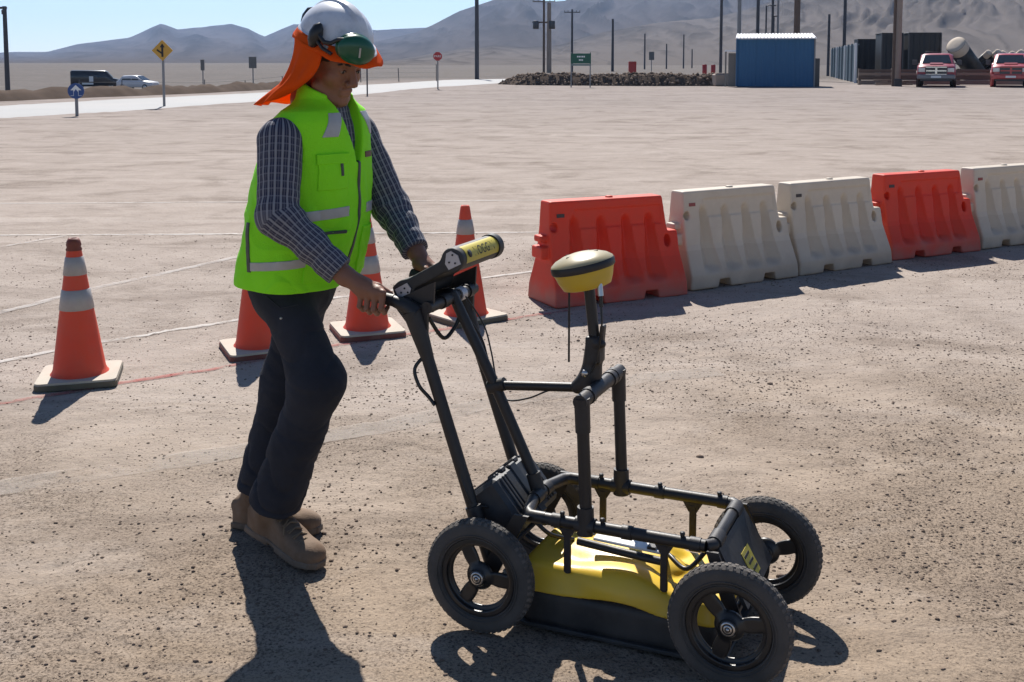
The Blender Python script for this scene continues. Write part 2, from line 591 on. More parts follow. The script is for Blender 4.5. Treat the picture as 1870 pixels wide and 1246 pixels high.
rq = np.stack([ri[:-1, :-1], ri[1:, :-1], ri[1:, 1:], ri[:-1, 1:]], -1).reshape(-1, 4)
tag(link('road', np_mesh('road', rv, rq), None, M_ROAD), 'pale grey concrete road running behind the dirt yard', None, None, 'structure')

# low earth ridge along the road's far side
def ridge(name, path, w, hgt, m, seed):
    v, q = ribbon(path, w, 0, .5)
    n = len(v) // 5
    vv = v.reshape(n, 5, 3).copy()
    prof = np.array([-.12, .62, 1, .62, -.12])
    s = np.arange(n) * .5
    hv = hgt * (.45 + 1.0 * fbm(s * .5 + seed, s * 0 + seed, 4))
    vv[:, :, 2] += prof[None] * hv[:, None] + (RNG.random((n, 5)) - .5) * .10 * (prof > 0)
    return tag(link(name, np_mesh(name, vv.reshape(-1, 3), q), None, m), None, None, None, 'structure')
M_BERM = mat('turned_earth', (.085, .064, .052), 1.0, 0, .45, 1.2, .6, 6, spec=.03)
rg = ridge('roadside_earth', [(-46, 25), (-29, 36), (-20.6, 44.5), (-18.2, 51), (-16, 62), (-13, 80)], 1.9, .42, M_BERM, 3)
rg['label'] = 'low ridge of brown earth along the far side of the road'

# ---- chalk and paint lines on the dirt
def worn_paint(name, col, keep, scale, alpha=1.0):
    m = bpy.data.materials.new(name); m.use_nodes = True
    nt = m.node_tree; L = nt.links; b = nt.nodes['Principled BSDF']
    b.inputs['Base Color'].default_value = (*col, 1); b.inputs['Roughness'].default_value = .95
    tc = node(nt, 'ShaderNodeTexCoord')
    n = node(nt, 'ShaderNodeTexNoise', i_Scale=scale, i_Detail=6., i_Roughness=.7); L.new(tc.outputs['Object'], n.inputs['Vector'])
    r = node(nt, 'ShaderNodeMapRange'); r.inputs['From Min'].default_value = keep - .10; r.inputs['From Max'].default_value = keep + .10; r.inputs['To Max'].default_value = alpha
    L.new(n.outputs['Fac'], r.inputs['Value']); L.new(r.outputs['Result'], b.inputs['Alpha'])
    return m
M_CHALK = worn_paint('white_chalk', (.58, .545, .51), .40, 5., .62)
M_CHALK2 = worn_paint('faded_chalk', (.55, .51, .48), .46, 5., .5)
M_TRACK = worn_paint('scuffed_dust', (.44, .39, .345), .47, 2.2, .36)
M_RED = worn_paint('red_marking_paint', (.36, .085, .075), .47, 6., .6)
for nm, lab, path, w, m in [
    ('chalk_line', 'farthest straight white chalk line across the yard behind the man', [(-7.5, 12.3), (0.3, 12.67), (1.2, 12.70)], .050, M_CHALK),
    ('chalk_line', 'second straight white chalk line across the yard behind the cones', [(-7.0, 10.0), (-4.6, 10.09), (0.45, 10.27)], .055, M_CHALK),
    ('chalk_line', 'short slanting chalk line at the left edge of the yard', [(-4.9, 8.3), (-4.33, 9.43), (-4.02, 10.06)], .05, M_CHALK2),
    ('chalk_line', 'slanting white chalk line between the leftmost cone and the man', [(-3.6, 6.2), (-3.21, 6.96), (-2.88, 7.74), (-2.22, 8.95), (-1.5, 10.1)], .065, M_CHALK2),
    ('chalk_line', 'white chalk line passing just behind the row of cones', [(-3.3, 5.2), (-2.68, 5.8), (-2.27, 6.24), (-1.68, 6.74), (-1.18, 7.37), (0.18, 8.36), (0.9, 8.9)], .045, M_CHALK),
    ('scuffed_track', 'broad pale scuffed track crossing behind the man and cart', [(-2.9, 3.5), (-1.89, 4.04), (-1.17, 4.39), (-.51, 4.77), (-.09, 5.08), (.69, 5.49), (1.05, 5.62)], .16, M_TRACK),
    ('marking_line', 'thin red marking line on the dirt joining the cone bases', [(-2.9, 4.6), (-2.35, 5.06), (-1.94, 5.39), (-1.5, 5.67), (-.96, 6.14), (.15, 6.89), (.35, 7.0)], .045, M_RED)]:
    v, q = ribbon(path, w, .0045 if m is not M_TRACK else .0035, .03, .25)
    tag(link(nm, np_mesh(nm, v, q), None, m), lab, None, None, 'structure')

# ---- hills
def hill(name, label, sky_pts, y0, y1, ycrest, seed, m, ns=520, ny_=110, spur=.4, sfreq=26., power=1.6, rough=.035):
    xs_, ys_ = zip(*sky_pts)
    s = np.linspace(-.95, .95, ns)
    px = 935 + s * 2060
    el = (112 - np.interp(px, xs_, ys_)) / 2060.
    t = np.linspace(0, 1, ny_) ** .9
    Yv = y0 + (y1 - y0) * t
    S, Yg = np.meshgrid(s, Yv, indexing='ij')
    crest = el[:, None] * ycrest + EYE
    u = np.clip((Yg - y0) / (ycrest - y0), 0, 1)
    ramp = u ** power
    warp = fbm(S * 9 + seed, Yg / ycrest * 5 + seed, 4) - .5
    gull = ridged(S * sfreq + warp * 4 + seed + Yg / ycrest * 2.5, Yg / ycrest * 1.1 + warp * .8, 4, .5)
    detail = ridged(S * sfreq * 3.1 + warp * 6 + 9 + Yg / ycrest * 7, Yg / ycrest * 2.4 + seed, 4, .55)
    mid = np.sin(np.pi * np.clip(u, 0, 1)) ** .8
    h = crest * ramp * (1 + spur * (gull - .45) * mid * 1.2 + .24 * (detail - .4) * mid) + rough * crest * (fbm(S * 60 + seed, Yg * 0 + seed, 4) - .5) * ramp
    back = np.clip((Yg - ycrest) / max(1., (y1 - ycrest)), 0, 1)
    h = h * (1 - .75 * back) - 3. * (1 - sstep(0, .03, u))
    v = np.stack([(S * Yg).ravel(), Yg.ravel(), h.ravel()], 1)
    i = np.arange(ns * ny_).reshape(ns, ny_)
    q = np.stack([i[:-1, :-1], i[1:, :-1], i[1:, 1:], i[:-1, 1:]], -1).reshape(-1, 4)
    me_ = np_mesh(name, v, q)
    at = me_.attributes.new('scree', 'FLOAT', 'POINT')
    at.data.foreach_set('value', np.clip(.45 * (1 - gull) + .55 * (1 - detail) + .35 * (1 - u), 0, 1).astype(np.float32).ravel())  # relief shading put into the rock colour: gullies and foot paler, crests darker
    return tag(link(name, me_, None, m), label, None, None, 'structure')

def hill_mat(name, a, c, sc):
    m = bpy.data.materials.new(name); m.use_nodes = True
    nt = m.node_tree; L = nt.links; b = nt.nodes['Principled BSDF']
    b.inputs['Roughness'].default_value = 1.0; b.inputs['Specular IOR Level'].default_value = .03
    at = node(nt, 'ShaderNodeAttribute', attribute_name='scree')  # painted gully light and shade, mixes dark and pale rock tones
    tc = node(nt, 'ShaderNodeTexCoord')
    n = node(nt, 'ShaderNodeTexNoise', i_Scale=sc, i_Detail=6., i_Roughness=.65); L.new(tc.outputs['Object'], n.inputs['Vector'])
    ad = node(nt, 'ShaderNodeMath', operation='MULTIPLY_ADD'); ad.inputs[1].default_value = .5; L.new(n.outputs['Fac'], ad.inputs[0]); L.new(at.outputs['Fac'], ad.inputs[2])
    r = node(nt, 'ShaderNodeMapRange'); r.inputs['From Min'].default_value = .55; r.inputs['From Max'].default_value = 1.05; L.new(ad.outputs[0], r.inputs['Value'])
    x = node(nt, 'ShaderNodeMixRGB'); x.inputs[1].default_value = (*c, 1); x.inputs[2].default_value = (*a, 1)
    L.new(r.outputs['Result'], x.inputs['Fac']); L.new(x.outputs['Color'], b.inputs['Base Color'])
    return m
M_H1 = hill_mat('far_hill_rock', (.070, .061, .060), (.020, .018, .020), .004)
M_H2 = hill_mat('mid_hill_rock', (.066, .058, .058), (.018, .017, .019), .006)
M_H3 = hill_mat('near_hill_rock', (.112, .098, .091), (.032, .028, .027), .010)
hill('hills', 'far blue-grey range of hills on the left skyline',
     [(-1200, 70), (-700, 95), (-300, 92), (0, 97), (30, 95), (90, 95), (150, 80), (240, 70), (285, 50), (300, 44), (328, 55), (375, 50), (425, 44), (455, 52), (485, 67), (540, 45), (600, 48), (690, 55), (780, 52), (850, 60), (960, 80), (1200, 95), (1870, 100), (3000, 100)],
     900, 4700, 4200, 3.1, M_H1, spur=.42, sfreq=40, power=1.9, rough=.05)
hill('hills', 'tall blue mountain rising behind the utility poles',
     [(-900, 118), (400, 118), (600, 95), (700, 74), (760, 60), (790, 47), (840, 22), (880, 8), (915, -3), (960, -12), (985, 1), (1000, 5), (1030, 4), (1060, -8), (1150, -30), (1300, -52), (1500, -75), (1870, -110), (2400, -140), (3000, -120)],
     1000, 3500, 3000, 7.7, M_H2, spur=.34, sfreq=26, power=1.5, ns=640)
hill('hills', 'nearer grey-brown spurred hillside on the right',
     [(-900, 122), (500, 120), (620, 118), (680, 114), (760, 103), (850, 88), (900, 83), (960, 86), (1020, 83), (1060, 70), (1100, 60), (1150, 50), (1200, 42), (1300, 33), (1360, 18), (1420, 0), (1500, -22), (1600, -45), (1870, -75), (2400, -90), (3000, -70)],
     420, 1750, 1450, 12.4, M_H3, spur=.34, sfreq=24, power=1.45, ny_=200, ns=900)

# ---- thin dry air between here and the hills
hz = MB().box((0, 3500, 216), (8600, 6600, 220))
M_HAZE = bpy.data.materials.new('dry_haze'); M_HAZE.use_nodes = True
hn = M_HAZE.node_tree
hn.nodes.remove(hn.nodes['Principled BSDF'])
pv = hn.nodes.new('ShaderNodeVolumePrincipled')
pv.inputs['Color'].default_value = (.44, .63, 1.0, 1)
pv.inputs['Density'].default_value = .000085
pv.inputs['Anisotropy'].default_value = .25
hn.links.new(pv.outputs[0], hn.nodes['Material Output'].inputs['Volume'])
haze = hz.build('haze', M_HAZE)
tag(haze, 'thin blue haze hanging over the desert plain', None, None, 'stuff')

# ---- loose stones
def stones(name, label, n, gen, m, smin_, smax_, flat=.62, seed=1):
    rg_ = np.random.default_rng(seed)
    base = np.array([(0, 0, 1), (.9, 0, .25), (.28, .86, .25), (-.73, .53, .25), (-.73, -.53, .25), (.28, -.86, .25), (.72, .53, -.4), (-.28, .86, -.4), (-.9, 0, -.4), (-.28, -.86, -.4), (.72, -.53, -.4)])
    tri = np.array([(0, 1, 2), (0, 2, 3), (0, 3, 4), (0, 4, 5), (0, 5, 1), (1, 6, 2), (2, 6, 7), (2, 7, 3), (3, 7, 8), (3, 8, 4), (4, 8, 9), (4, 9, 5), (5, 9, 10), (5, 10, 1), (1, 10, 6)])
    P = gen(rg_, n); n = len(P)
    s = smin_ * (smax_ / smin_) ** (rg_.random(n) ** 2.6)
    v = base[None] * (.7 + .6 * rg_.random((n, 11, 1))) * s[:, None, None]
    v[:, :, 2] *= flat
    v[:, :, 0] *= (.8 + .6 * rg_.random(n))[:, None]
    a = rg_.random(n) * 6.28; ca, sa = np.cos(a)[:, None], np.sin(a)[:, None]
    x = v[:, :, 0] * ca - v[:, :, 1] * sa; y = v[:, :, 0] * sa + v[:, :, 1] * ca
    z0 = terrain(P[:, 0], P[:, 1])
    v = np.stack([x + P[:, 0, None], y + P[:, 1, None], v[:, :, 2] + (z0 + s * .12)[:, None]], -1)
    f = (np.arange(n)[:, None, None] * 11 + tri[None]).reshape(-1, 3)
    o = link(name, np_mesh(name, v.reshape(-1, 3), f, False), None, m)
    return tag(o, label, 'gravel', None, 'stuff')
M_STONE = mat('brown_stone', (.175, .132, .105), .95, 0, .7, 9., .3, 120, spec=.05)
def gen_near(rg_, n):
    Y = 1.7 + 8.5 * rg_.random(n * 3) ** 1.35
    X = (rg_.random(n * 3) - .5) * (Y * .98 + .6)
    den = sstep(.36, .66, fbm(X * 1.1 + 20, Y * 1.1 + 60, 4)) * (.35 + .65 * sstep(-.5, 1.2, X + .9 - (Y - 4) * .25)) + .12
    k = rg_.random(n * 3) < den
    return np.stack([X[k], Y[k]], 1)[:n]
stones('gravel', 'small brown stones and crumbs of soil scattered over the dirt', 46000, gen_near, M_STONE, .0014, .0072, .65, 3)
def gen_big(rg_, n):
    Y = 2.2 + 8 * rg_.random(n * 2); X = (rg_.random(n * 2) - .5) * (Y * .95)
    k = rg_.random(n * 2) < (.15 + .85 * sstep(-.6, 1.5, X))
    return np.stack([X[k], Y[k]], 1)[:n]
stones('gravel', 'larger dark stones lying singly on the dirt', 60, gen_big, M_STONE, .007, .016, .7, 5)

# =================================================================== THE SURVEY CART
# cart space: x forward, y to the cart's left (away from the camera), z up
CART_O = (0.323, 3.062, 0.0)
CART_A = -0.4110
M_TUBE = mat('black_pipe', (.014, .012, .013), .45, 0, .3, 30, .05, 200, .3, (.05, .042, .038), 9, .5)
M_FIT = mat('black_fitting', (.018, .016, .017), .5, 0, .3, 30, .08, 150, .35, (.06, .05, .045), 12, .5)
M_TYRE = mat('dusty_rubber', (.060, .058, .056), .8, 0, .25, 14, .15, 160, .55, (.12, .105, .095), 7, .3, dthr=.5)
M_TREAD = mat('dusty_tread', (.05, .047, .045), .85, 0, .3, 30, .1, 90, .75, (.20, .175, .155), 16, .3, dthr=.46)
M_RIM = mat('black_rim_plastic', (.014, .014, .015), .32, 0, .2, 12, 0, 1, .3, (.07, .06, .055), 9, .5)
M_STEEL = mat('bare_steel', (.52, .51, .50), .32, .9, .12, 30)
M_ALU = mat('grey_aluminium_plate', (.46, .45, .47), .42, .35, .1, 30)
M_WHITE_PLATE = mat('white_tray', (.78, .76, .74), .35, 0, .05, 20)
M_YEL = mat('yellow_plastic', (.72, .47, .028), .38, 0, .08, 9, .04, 90, .25, (.40, .31, .16), 7, .5)
M_YEL2 = mat('ochre_plastic', (.55, .38, .03), .45, 0, .08, 14, .03, 90, .2, (.36, .29, .16), 20)
M_SKID = mat('black_skid', (.020, .021, .023), .55, 0, .3, 9, .05, 60, .5, (.11, .095, .085), 6)
M_CASE = mat('black_case', (.030, .032, .037), .48, 0, .2, 15, .06, 120, .4, (.12, .11, .10), 14)
M_LABELY = mat('yellow_label', (.50, .41, .055), .5, 0, .08, 40)
M_PRINT = mat('black_print', (.012, .012, .012), .6, 0, .05, 40)
M_ANTW = mat('antenna_white', (.40, .34, .20), .32, 0, .08, 20, 0, 1, .4, (.28, .23, .13), 14)
M_CABLE = mat('black_cable', (.012, .012, .013), .45, 0, .2, 30)

cart = thing('survey_cart', 'black tube push cart carrying a yellow radar box on four wheels', 'cart', CART_O, CART_A)

# wheels ------------------------------------------------------------
WR = .160
def wheel_meshes():
    # tyre: lathe about local Z, then tread lugs on its shoulder and crown
    prof = []
    for k in range(25):
        a = -math.pi + 2 * math.pi * k / 24
        x = math.cos(a); y = math.sin(a)
        rx = .0285 * (abs(x) ** .75) * (1 if x > 0 else -1)
        ry = .0265 * (abs(y) ** .8) * (1 if y > 0 else -1)
        prof.append((.1315 + rx * .92, ry * .94))
    t = MB().lathe(prof, 64)
    # faint rings moulded in the side wall
    for s in (-1, 1):
        for rr in (.113, .121):
            t.tube([(rr * math.cos(a), rr * math.sin(a), s * (.0255 if rr > .115 else .0235)) for a in np.linspace(0, 2 * math.pi, 49)[:-1]], .0014, 6, closed=True)
    tyre = t.mesh('tyre')
    b = MB()
    NL = 54
    for k in range(NL):
        a = 2 * math.pi * k / NL
        for row, (z, tilt, off, lz) in enumerate([(-.0155, .62, .5, .0055), (.0155, -.62, .5, .0055), (-.005, 0, 0, .0042), (.0062, 0, .25, .0042)]):
            aa = a + off * 2 * math.pi / NL
            r = .1568 if row > 1 else .1528
            m = Matrix.Rotation(aa, 3, 'Z') @ Matrix.Rotation(tilt * (1 if row else 1), 3, 'Y')
            c = Matrix.Rotation(aa, 3, 'Z') @ Vector((r, 0, z))
            b.box(c, (.0020, .0044, lz), m)
    tread = b.mesh('tread')
    # rim: dish with three kidney windows
    def f(p):
        r = np.sqrt(p[:, 0] ** 2 + p[:, 1] ** 2)
        z = p[:, 2]
        dish = np.abs(z) - (.006 + .010 * sstep(.045, .018, r))
        d = np.maximum(dish, r - .102)
        for k in range(3):
            a = 2 * math.pi * k / 3 + .35
            q = np.stack([p[:, 0] * math.cos(a) + p[:, 1] * math.sin(a), -p[:, 0] * math.sin(a) + p[:, 1] * math.cos(a)], 1)
            rr = np.sqrt((q ** 2).sum(1)); th = np.arctan2(q[:, 1], q[:, 0])
            hole = np.maximum(np.abs(rr - .061) - .0215, (np.abs(th) - .68 - .10 * (rr - .06) / .02) * .058)
            d = smax(d, -hole, .008)
        ring = np.maximum(np.abs(z) - .019, np.abs(r - .1020) - .0075)
        d = smin(d, ring, .006)
        hub = np.maximum(np.abs(z) - .022, r - .0215)
        return smin(d, hub, .008)
    v, q = surface(f, (-.116, -.116, -.03), (.116, .116, .03), .0024)
    rim = np_mesh('rim', v, q)
    cap = MB()
    for r0, r1, h in ((.0, .0045, .028), (.007, .011, .0265), (.0145, .0185, .0245)):
        cap.lathe([(r0, h - .006), (r1, h - .006), (r1, h), (r0, h)] if r0 else [(r1, h - .006), (r1, h), (0, h + .001)], 24)
    bearing = cap.mesh('bearing')
    return tyre, tread, rim, bearing
W_TYRE, W_TREAD, W_RIM, W_BEAR = wheel_meshes()
for i, (x, y, turn, lab) in enumerate([(.345, -.235, .9, None), (-.345, -.235, 2.75, None), (.345, .235, .35, None), (-.345, .235, 1.2, None)]):
    w = link('wheel', None, cart, None, (x, y, WR), (R(90) if y < 0 else R(-90), 0, 0))
    w.empty_display_size = .05
    rot = (0, 0, turn)
    ty = link('tyre', W_TYRE, w, M_TYRE, None, rot)
    link('tread', W_TREAD, w, M_TREAD, None, rot)
    link('rim', W_RIM, w, M_RIM, None, rot)
    link('bearing', W_BEAR, w, M_STEEL, None, rot)
RW = .155; RH = .318
for x in (.345, -.345):
    MB().tube([(x, -.235, WR), (x, .235, WR)], .009, 12).build('axle', M_FIT, cart)

# lower frame --------------------------------------------------------
TR = .0165
for s in (-1, 1):
    rail = MB().tube([(-.185, s * RW, RH), (.262, s * RW, RH)], TR, 16).build('side_rail', M_TUBE, cart)
    for x in (-.15, .05, .235):
        MB().tube([(x - .014, s * RW, RH), (x + .014, s * RW, RH)], TR + .0028, 14).build('collar', M_FIT, rail)
# rear cross tube with its angled elbows, front cross tube with square elbows
el = MB()
el.tube([(-.185, -RW, RH), (-.228, -RW, RH), (-.245, -RW + .02, RH), (-.262, -.06, RH + .004), (-.262, .06, RH + .004), (-.245, RW - .02, RH), (-.228, RW, RH), (-.185, RW, RH)], TR + .001, 16)
rear = el.build('rear_cross_tube', M_TUBE, cart)
MB().tube([(-.262, -.052, RH + .004), (-.262, -.012, RH + .004)], TR + .004, 14).build('collar', M_FIT, rear)
MB().tube([(-.262, .02, RH + .004), (-.262, .055, RH + .004)], TR + .004, 14).build('collar', M_FIT, rear)
fr = MB().tube([(.262, -RW - .001, RH), (.278, -RW + .012, RH), (.278, RW - .012, RH), (.262, RW + .001, RH)], TR + .001, 16).build('front_cross_tube', M_TUBE, cart)
for y in (-.105, .105):
    MB().tube([(.278, y - .03, RH), (.278, y + .03, RH)], TR + .0045, 14).build('collar', M_FIT, fr)
# knobs on the rails
kn = MB()
for (x, y) in ((-.135, -RW), (-.02, -RW), (.20, -RW), (-.13, RW), (.05, RW), (.225, RW)):
    k = MB().lathe([(.0, .015), (.006, .015), (.0075, .011), (.006, .006), (.006, 0)], 10, None, True, (x, y, RH + TR - .004)).build('knob', M_FIT, cart)
# brackets carrying the wheels: bent plates from the cross tubes to the axles
def plate(name, pts, th, m, parent):
    a, b, c, d = [Vector(p) for p in pts]
    n = (b - a).cross(d - a).normalized() * th / 2
    mb = MB()
    mb.add([p + n for p in (a, b, c, d)] + [p - n for p in (a, b, c, d)], [(0, 1, 2, 3), (7, 6, 5, 4), (0, 4, 5, 1), (1, 5, 6, 2), (2, 6, 7, 3), (3, 7, 4, 0)])
    return mb.build(name, m, parent)
fp = plate('front_panel', [(.292, -.15, .312), (.292, .15, .312), (.372, .165, .172), (.372, -.165, .172)], .010, M_SKID, cart)
# yellow emblem with dark bars on the front panel
e1 = Vector((.292, 0, .312)); e2 = Vector((.372, 0, .172)); ed = (e2 - e1)
en = Vector((-ed.z, 0, ed.x)).normalized()
if en.x < 0: en = -en
def on_panel(t, y, o=.0062): return e1 + ed * t + Vector((0, y, 0)) + en * o
plate('emblem', [on_panel(.40, -.035), on_panel(.40, .04), on_panel(.86, .04), on_panel(.86, -.035)], .0014, M_LABELY, fp)
for k in range(3):
    t0 = .47 + .13 * k
    plate('emblem_bar', [on_panel(t0, -.028 + .01 * k, .0075), on_panel(t0, .018 + .008 * k, .0075), on_panel(t0 + .045, .018 + .008 * k, .0075), on_panel(t0 + .045, -.028 + .01 * k, .0075)], .0012, M_PRINT, fp)
for s in (-1, 1):
    plate('wheel_bracket', [(.268, s * .175, .315), (.300, s * .175, .315), (.368, s * .178, .145), (.326, s * .178, .145)], .009, M_FIT, cart)
    plate('wheel_bracket', [(-.268, s * .178, .325), (-.225, s * .178, .325), (-.318, s * .182, .145), (-.372, s * .182, .145)], .009, M_FIT, cart)
plate('rear_panel', [(-.268, -.15, .30), (-.268, .15, .30), (-.345, .16, .175), (-.345, -.16, .175)], .008, M_SKID, cart)

# struts hanging the radar box ------------------------------------------
for s in (-1, 1):
    for x in (-.122, .150):
        st = MB()
        st.box((x, s * (RW - .006), .236), (.010, .005, .062), None, .002)
        st.prism([(-.030, .03), (.030, .03), (.012, 0), (-.012, 0)], -.004, .004, Matrix.Rotation(R(90), 3, 'X'), (x, s * (RW - .006), .277))
        so = st.build('strut', M_FIT, cart)
        MB().lathe([(0, .006), (.008, .006), (.009, 0), (.009, -.004)], 10, None, True, (x, s * (RW - .010), .176)).build('bolt', M_FIT, so)
# lower slide bar and the pale tray on the near side
MB().tube([(-.10, -.128, .258), (.02, -.130, .250), (.150, -.132, .244)], .011, 12).build('slide_bar', M_TUBE, cart)
MB().box((.045, -.095, .262), (.105, .022, .004), Matrix.Rotation(R(2), 3, 'Y'), .002).build('tray', M_WHITE_PLATE, cart)
MB().box((.105, -.094, .2685), (.012, .024, .004), None, .001).build('tray_clip', M_FIT, cart)
MB().tube([(-.10, -.02, .262), (.16, -.02, .256)], .009, 10).build('slide_bar', M_TUBE, cart)

# radar box: yellow moulded shell over a black base -------------------------
def shell(p):
    x, y, z = p[:, 0], p[:, 1], p[:, 2]
    edge = .112 + .014 * np.exp(-((x - .02) / .085) ** 2) - .012 * sstep(.06, .16, x) + .004 * np.sin(x * 9)
    q = p.copy()
    top = .182 - .018 * sstep(.05, .14, x) + .0 * y
    ax = np.abs(x - .02) - .285; ay = np.abs(y) - (.166 - .35 * np.clip(z - .11, 0, .1))
    d = np.maximum(np.maximum(ax, ay), z - top)
    d = smax(smax(ax, ay, .05), z - top, .022)
    hump = s_ell(p, (.035, -.108, .146), (.115, .064, .046))
    d = smin(d, hump, .05)
    hump2 = s_ell(p, (.035, .105, .150), (.105, .066, .050))
    d = smin(d, hump2, .018)
    crown = s_ell(p, (-.02, 0, .17), (.19, .085, .040))
    d = smin(d, crown, .02)
    return smax(d, edge - z, .006)
radar, _, _ = sdf_obj('radar_box', shell, (-.30, -.20, .08), (.34, .20, .235), .0042, M_YEL, cart)
def base(p):
    d = s_box(p, (.02, 0, .062), (.282, .160, .054), .025)
    return d
sb, _, _ = sdf_obj('base', base, (-.30, -.19, .0), (.33, .19, .125), .006, M_SKID, radar)
MB().box((.02, 0, .014), (.30, .172, .006), None, .004).build('skid_plate', M_SKID, radar)

# uprights with the cross tube and bracket -----------------------------------
for s in (-1, 1):
    up = MB().tube([(-.066, s * RW, RH + .01), (-.080, s * RW, .655)], .0170, 16).build('upright', M_TUBE, cart)
    MB().tube([(-.0675, s * RW, RH - .024), (-.0685, s * RW, RH + .052)], [.024, .0225], 16).build('tee_socket', M_FIT, up)
    MB().tube([(-.095, s * RW, RH), (-.040, s * RW, RH)], .0225, 14).build('clamp', M_FIT, up)
    MB().tube([(-.0768, s * RW, .575), (-.0806, s * RW, .668)], [.0205, .0215], 16).build('elbow', M_FIT, up)
ct = MB().tube([(-.081, -RW - .016, .660), (-.081, RW + .016, .660)], .0200, 18).build('upper_cross_tube', M_FIT, cart)
for y in (-.10, .08, .112):
    MB().tube([(-.081, y - .012, .660), (-.081, y + .012, .660)], .0232, 16).build('collar', M_FIT, ct)
# bar from the middle pole to the bracket
MB().tube([(-.405, 0, .624), (-.26, 0, .638), (-.115, 0, .651)], .0135, 14).build('tie_bar', M_TUBE, cart)
MB().tube([(-.425, 0, .615), (-.375, 0, .632)], .0195, 14).build('clamp', M_FIT, cart)
def bracket(p):
    d = s_cap(p, (-.150, 0, .650), (-.112, 0, .690), .020, .022)
    d = smin(d, s_cap(p, (-.112, 0, .66), (-.100, 0, .775), .030, .026), .02)
    d = smin(d, s_box(p, (-.098, 0, .765), (.022, .026, .038), .006), .006)
    d = smin(d, s_cap(p, (-.085, -.02, .785), (-.072, -.02, .785), .012), .006)
    return d
br, _, _ = sdf_obj('mast_bracket', bracket, (-.20, -.06, .60), (-.02, .06, .84), .0035, M_FIT, cart)
MB().lathe([(0, .012), (.009, .012), (.011, 0)], 6, Matrix.Rotation(R(90), 3, 'X'), True, (-.118, -.026, .70)).build('bolt', M_STEEL, br)
MB().box((-.078, 0, .80), (.006, .013, .035), Matrix.Rotation(R(6), 3, 'Y'), .003).build('lever', M_FIT, br)

# satellite receiver on its mast ----------------------------------------------
mast = MB().tube([(-.098, 0, .77), (-.118, 0, .945)], .0155, 16).build('mast', M_TUBE, cart)
RC = Vector((-.133, 0, .985))
rt = Matrix.Rotation(R(-13), 3, 'Y') @ Matrix.Rotation(R(2), 3, 'X')
rec = MB().lathe([(0, -.050), (.055, -.050), (.068, -.046), (.078, -.024), (.084, -.004), (.088, .002), (.088, .006)], 44, rt, True, RC).build('satellite_receiver', M_YEL2, cart)
MB().lathe([(.0885, .002), (.0915, .006), (.0915, .020), (.0885, .024)], 44, rt, True, RC).build('dark_band', M_FIT, rec)
MB().lathe([(.0895, .0235), (.088, .027), (.075, .037), (.052, .046), (.025, .051), (0, .0525)], 44, rt, True, RC).build('dome', M_ANTW, rec)
MB().lathe([(0, -.062), (.012, -.062), (.020, -.056), (.020, -.049)], 16, rt, True, RC).build('mount', M_FIT, rec)
for k, a in enumerate((.2, 1.4, 2.9, 4.2)):
    p = RC + rt @ Vector((.045 * math.cos(a), .045 * math.sin(a), .0475))
    MB().box(p, (.006, .0015, .001), rt @ Matrix.Rotation(a, 3, 'Z')).build('scuff', M_PRINT, rec)
# whip rod and cable socket under the receiver
MB().tube([(-.172, -.012, .945), (-.172, -.012, .722)], .0032, 8).build('whip_rod', M_CABLE, rec)
MB().tube([(-.075, -.035, .965), (-.068, -.042, .925)], .008, 10).build('socket', M_STEEL, rec)
MB().tube([(-.068, -.042, .925), (-.066, -.044, .895)], .0055, 10).build('plug', M_CABLE, rec)
MB().tube([(-.108, -.028, .962), (-.112, -.030, .938)], .0085, 10).build('socket', M_FIT, rec)

# handle poles -------------------------------------------------------------------
for s in (-1, 1):
    pole = MB().tube([(-.352, s * RW, .165), (-.405, s * RW, .315), (-.545, s * RW, .725), (-.588, s * RW, .842)], .0178, 16).build('handle_pole', M_TUBE, cart)
    MB().tube([(-.545, s * RW, .725), (-.575, s * RW, .81), (-.592, s * RW, .858)], [.0182, .026, .030], 16).build('socket', M_FIT, pole)
    MB().tube([(-.380, s * RW, .245), (-.405, s * RW, .318)], .0235, 16).build('collar', M_FIT, pole)
    # wheelbarrow-style grip running back from the pole
    gp = MB().tube([(-.575, s * RW, .852), (-.61, s * RW, .872), (-.66, s * RW, .885), (-.755, s * RW, .897)], [.026, .0225, .0155, .0155], 16).build('grip_arm', M_TUBE, cart)
    MB().tube([(-.655, s * RW, .8845), (-.765, s * RW, .8985)], .0175, 16).build('grip', M_FIT, gp)
mid = MB().tube([(-.262, 0, RH + .01), (-.405, 0, .622), (-.545, 0, .885)], .0160, 16).build('middle_pole', M_TUBE, cart)
MB().tube([(-.262, 0, RH - .012), (-.286, 0, RH + .06)], .0215, 14).build('socket', M_FIT, mid)
hc = MB().tube([(-.548, -RW, .872), (-.548, RW, .872)], .0175, 16).build('handle_cross_tube', M_FIT, cart)
for y in (-.055, .055, .115):
    MB().tube([(-.548, y - .016, .872), (-.548, y + .016, .872)], .0215, 14).build('clamp', M_ALU if y == .055 else M_FIT, hc)

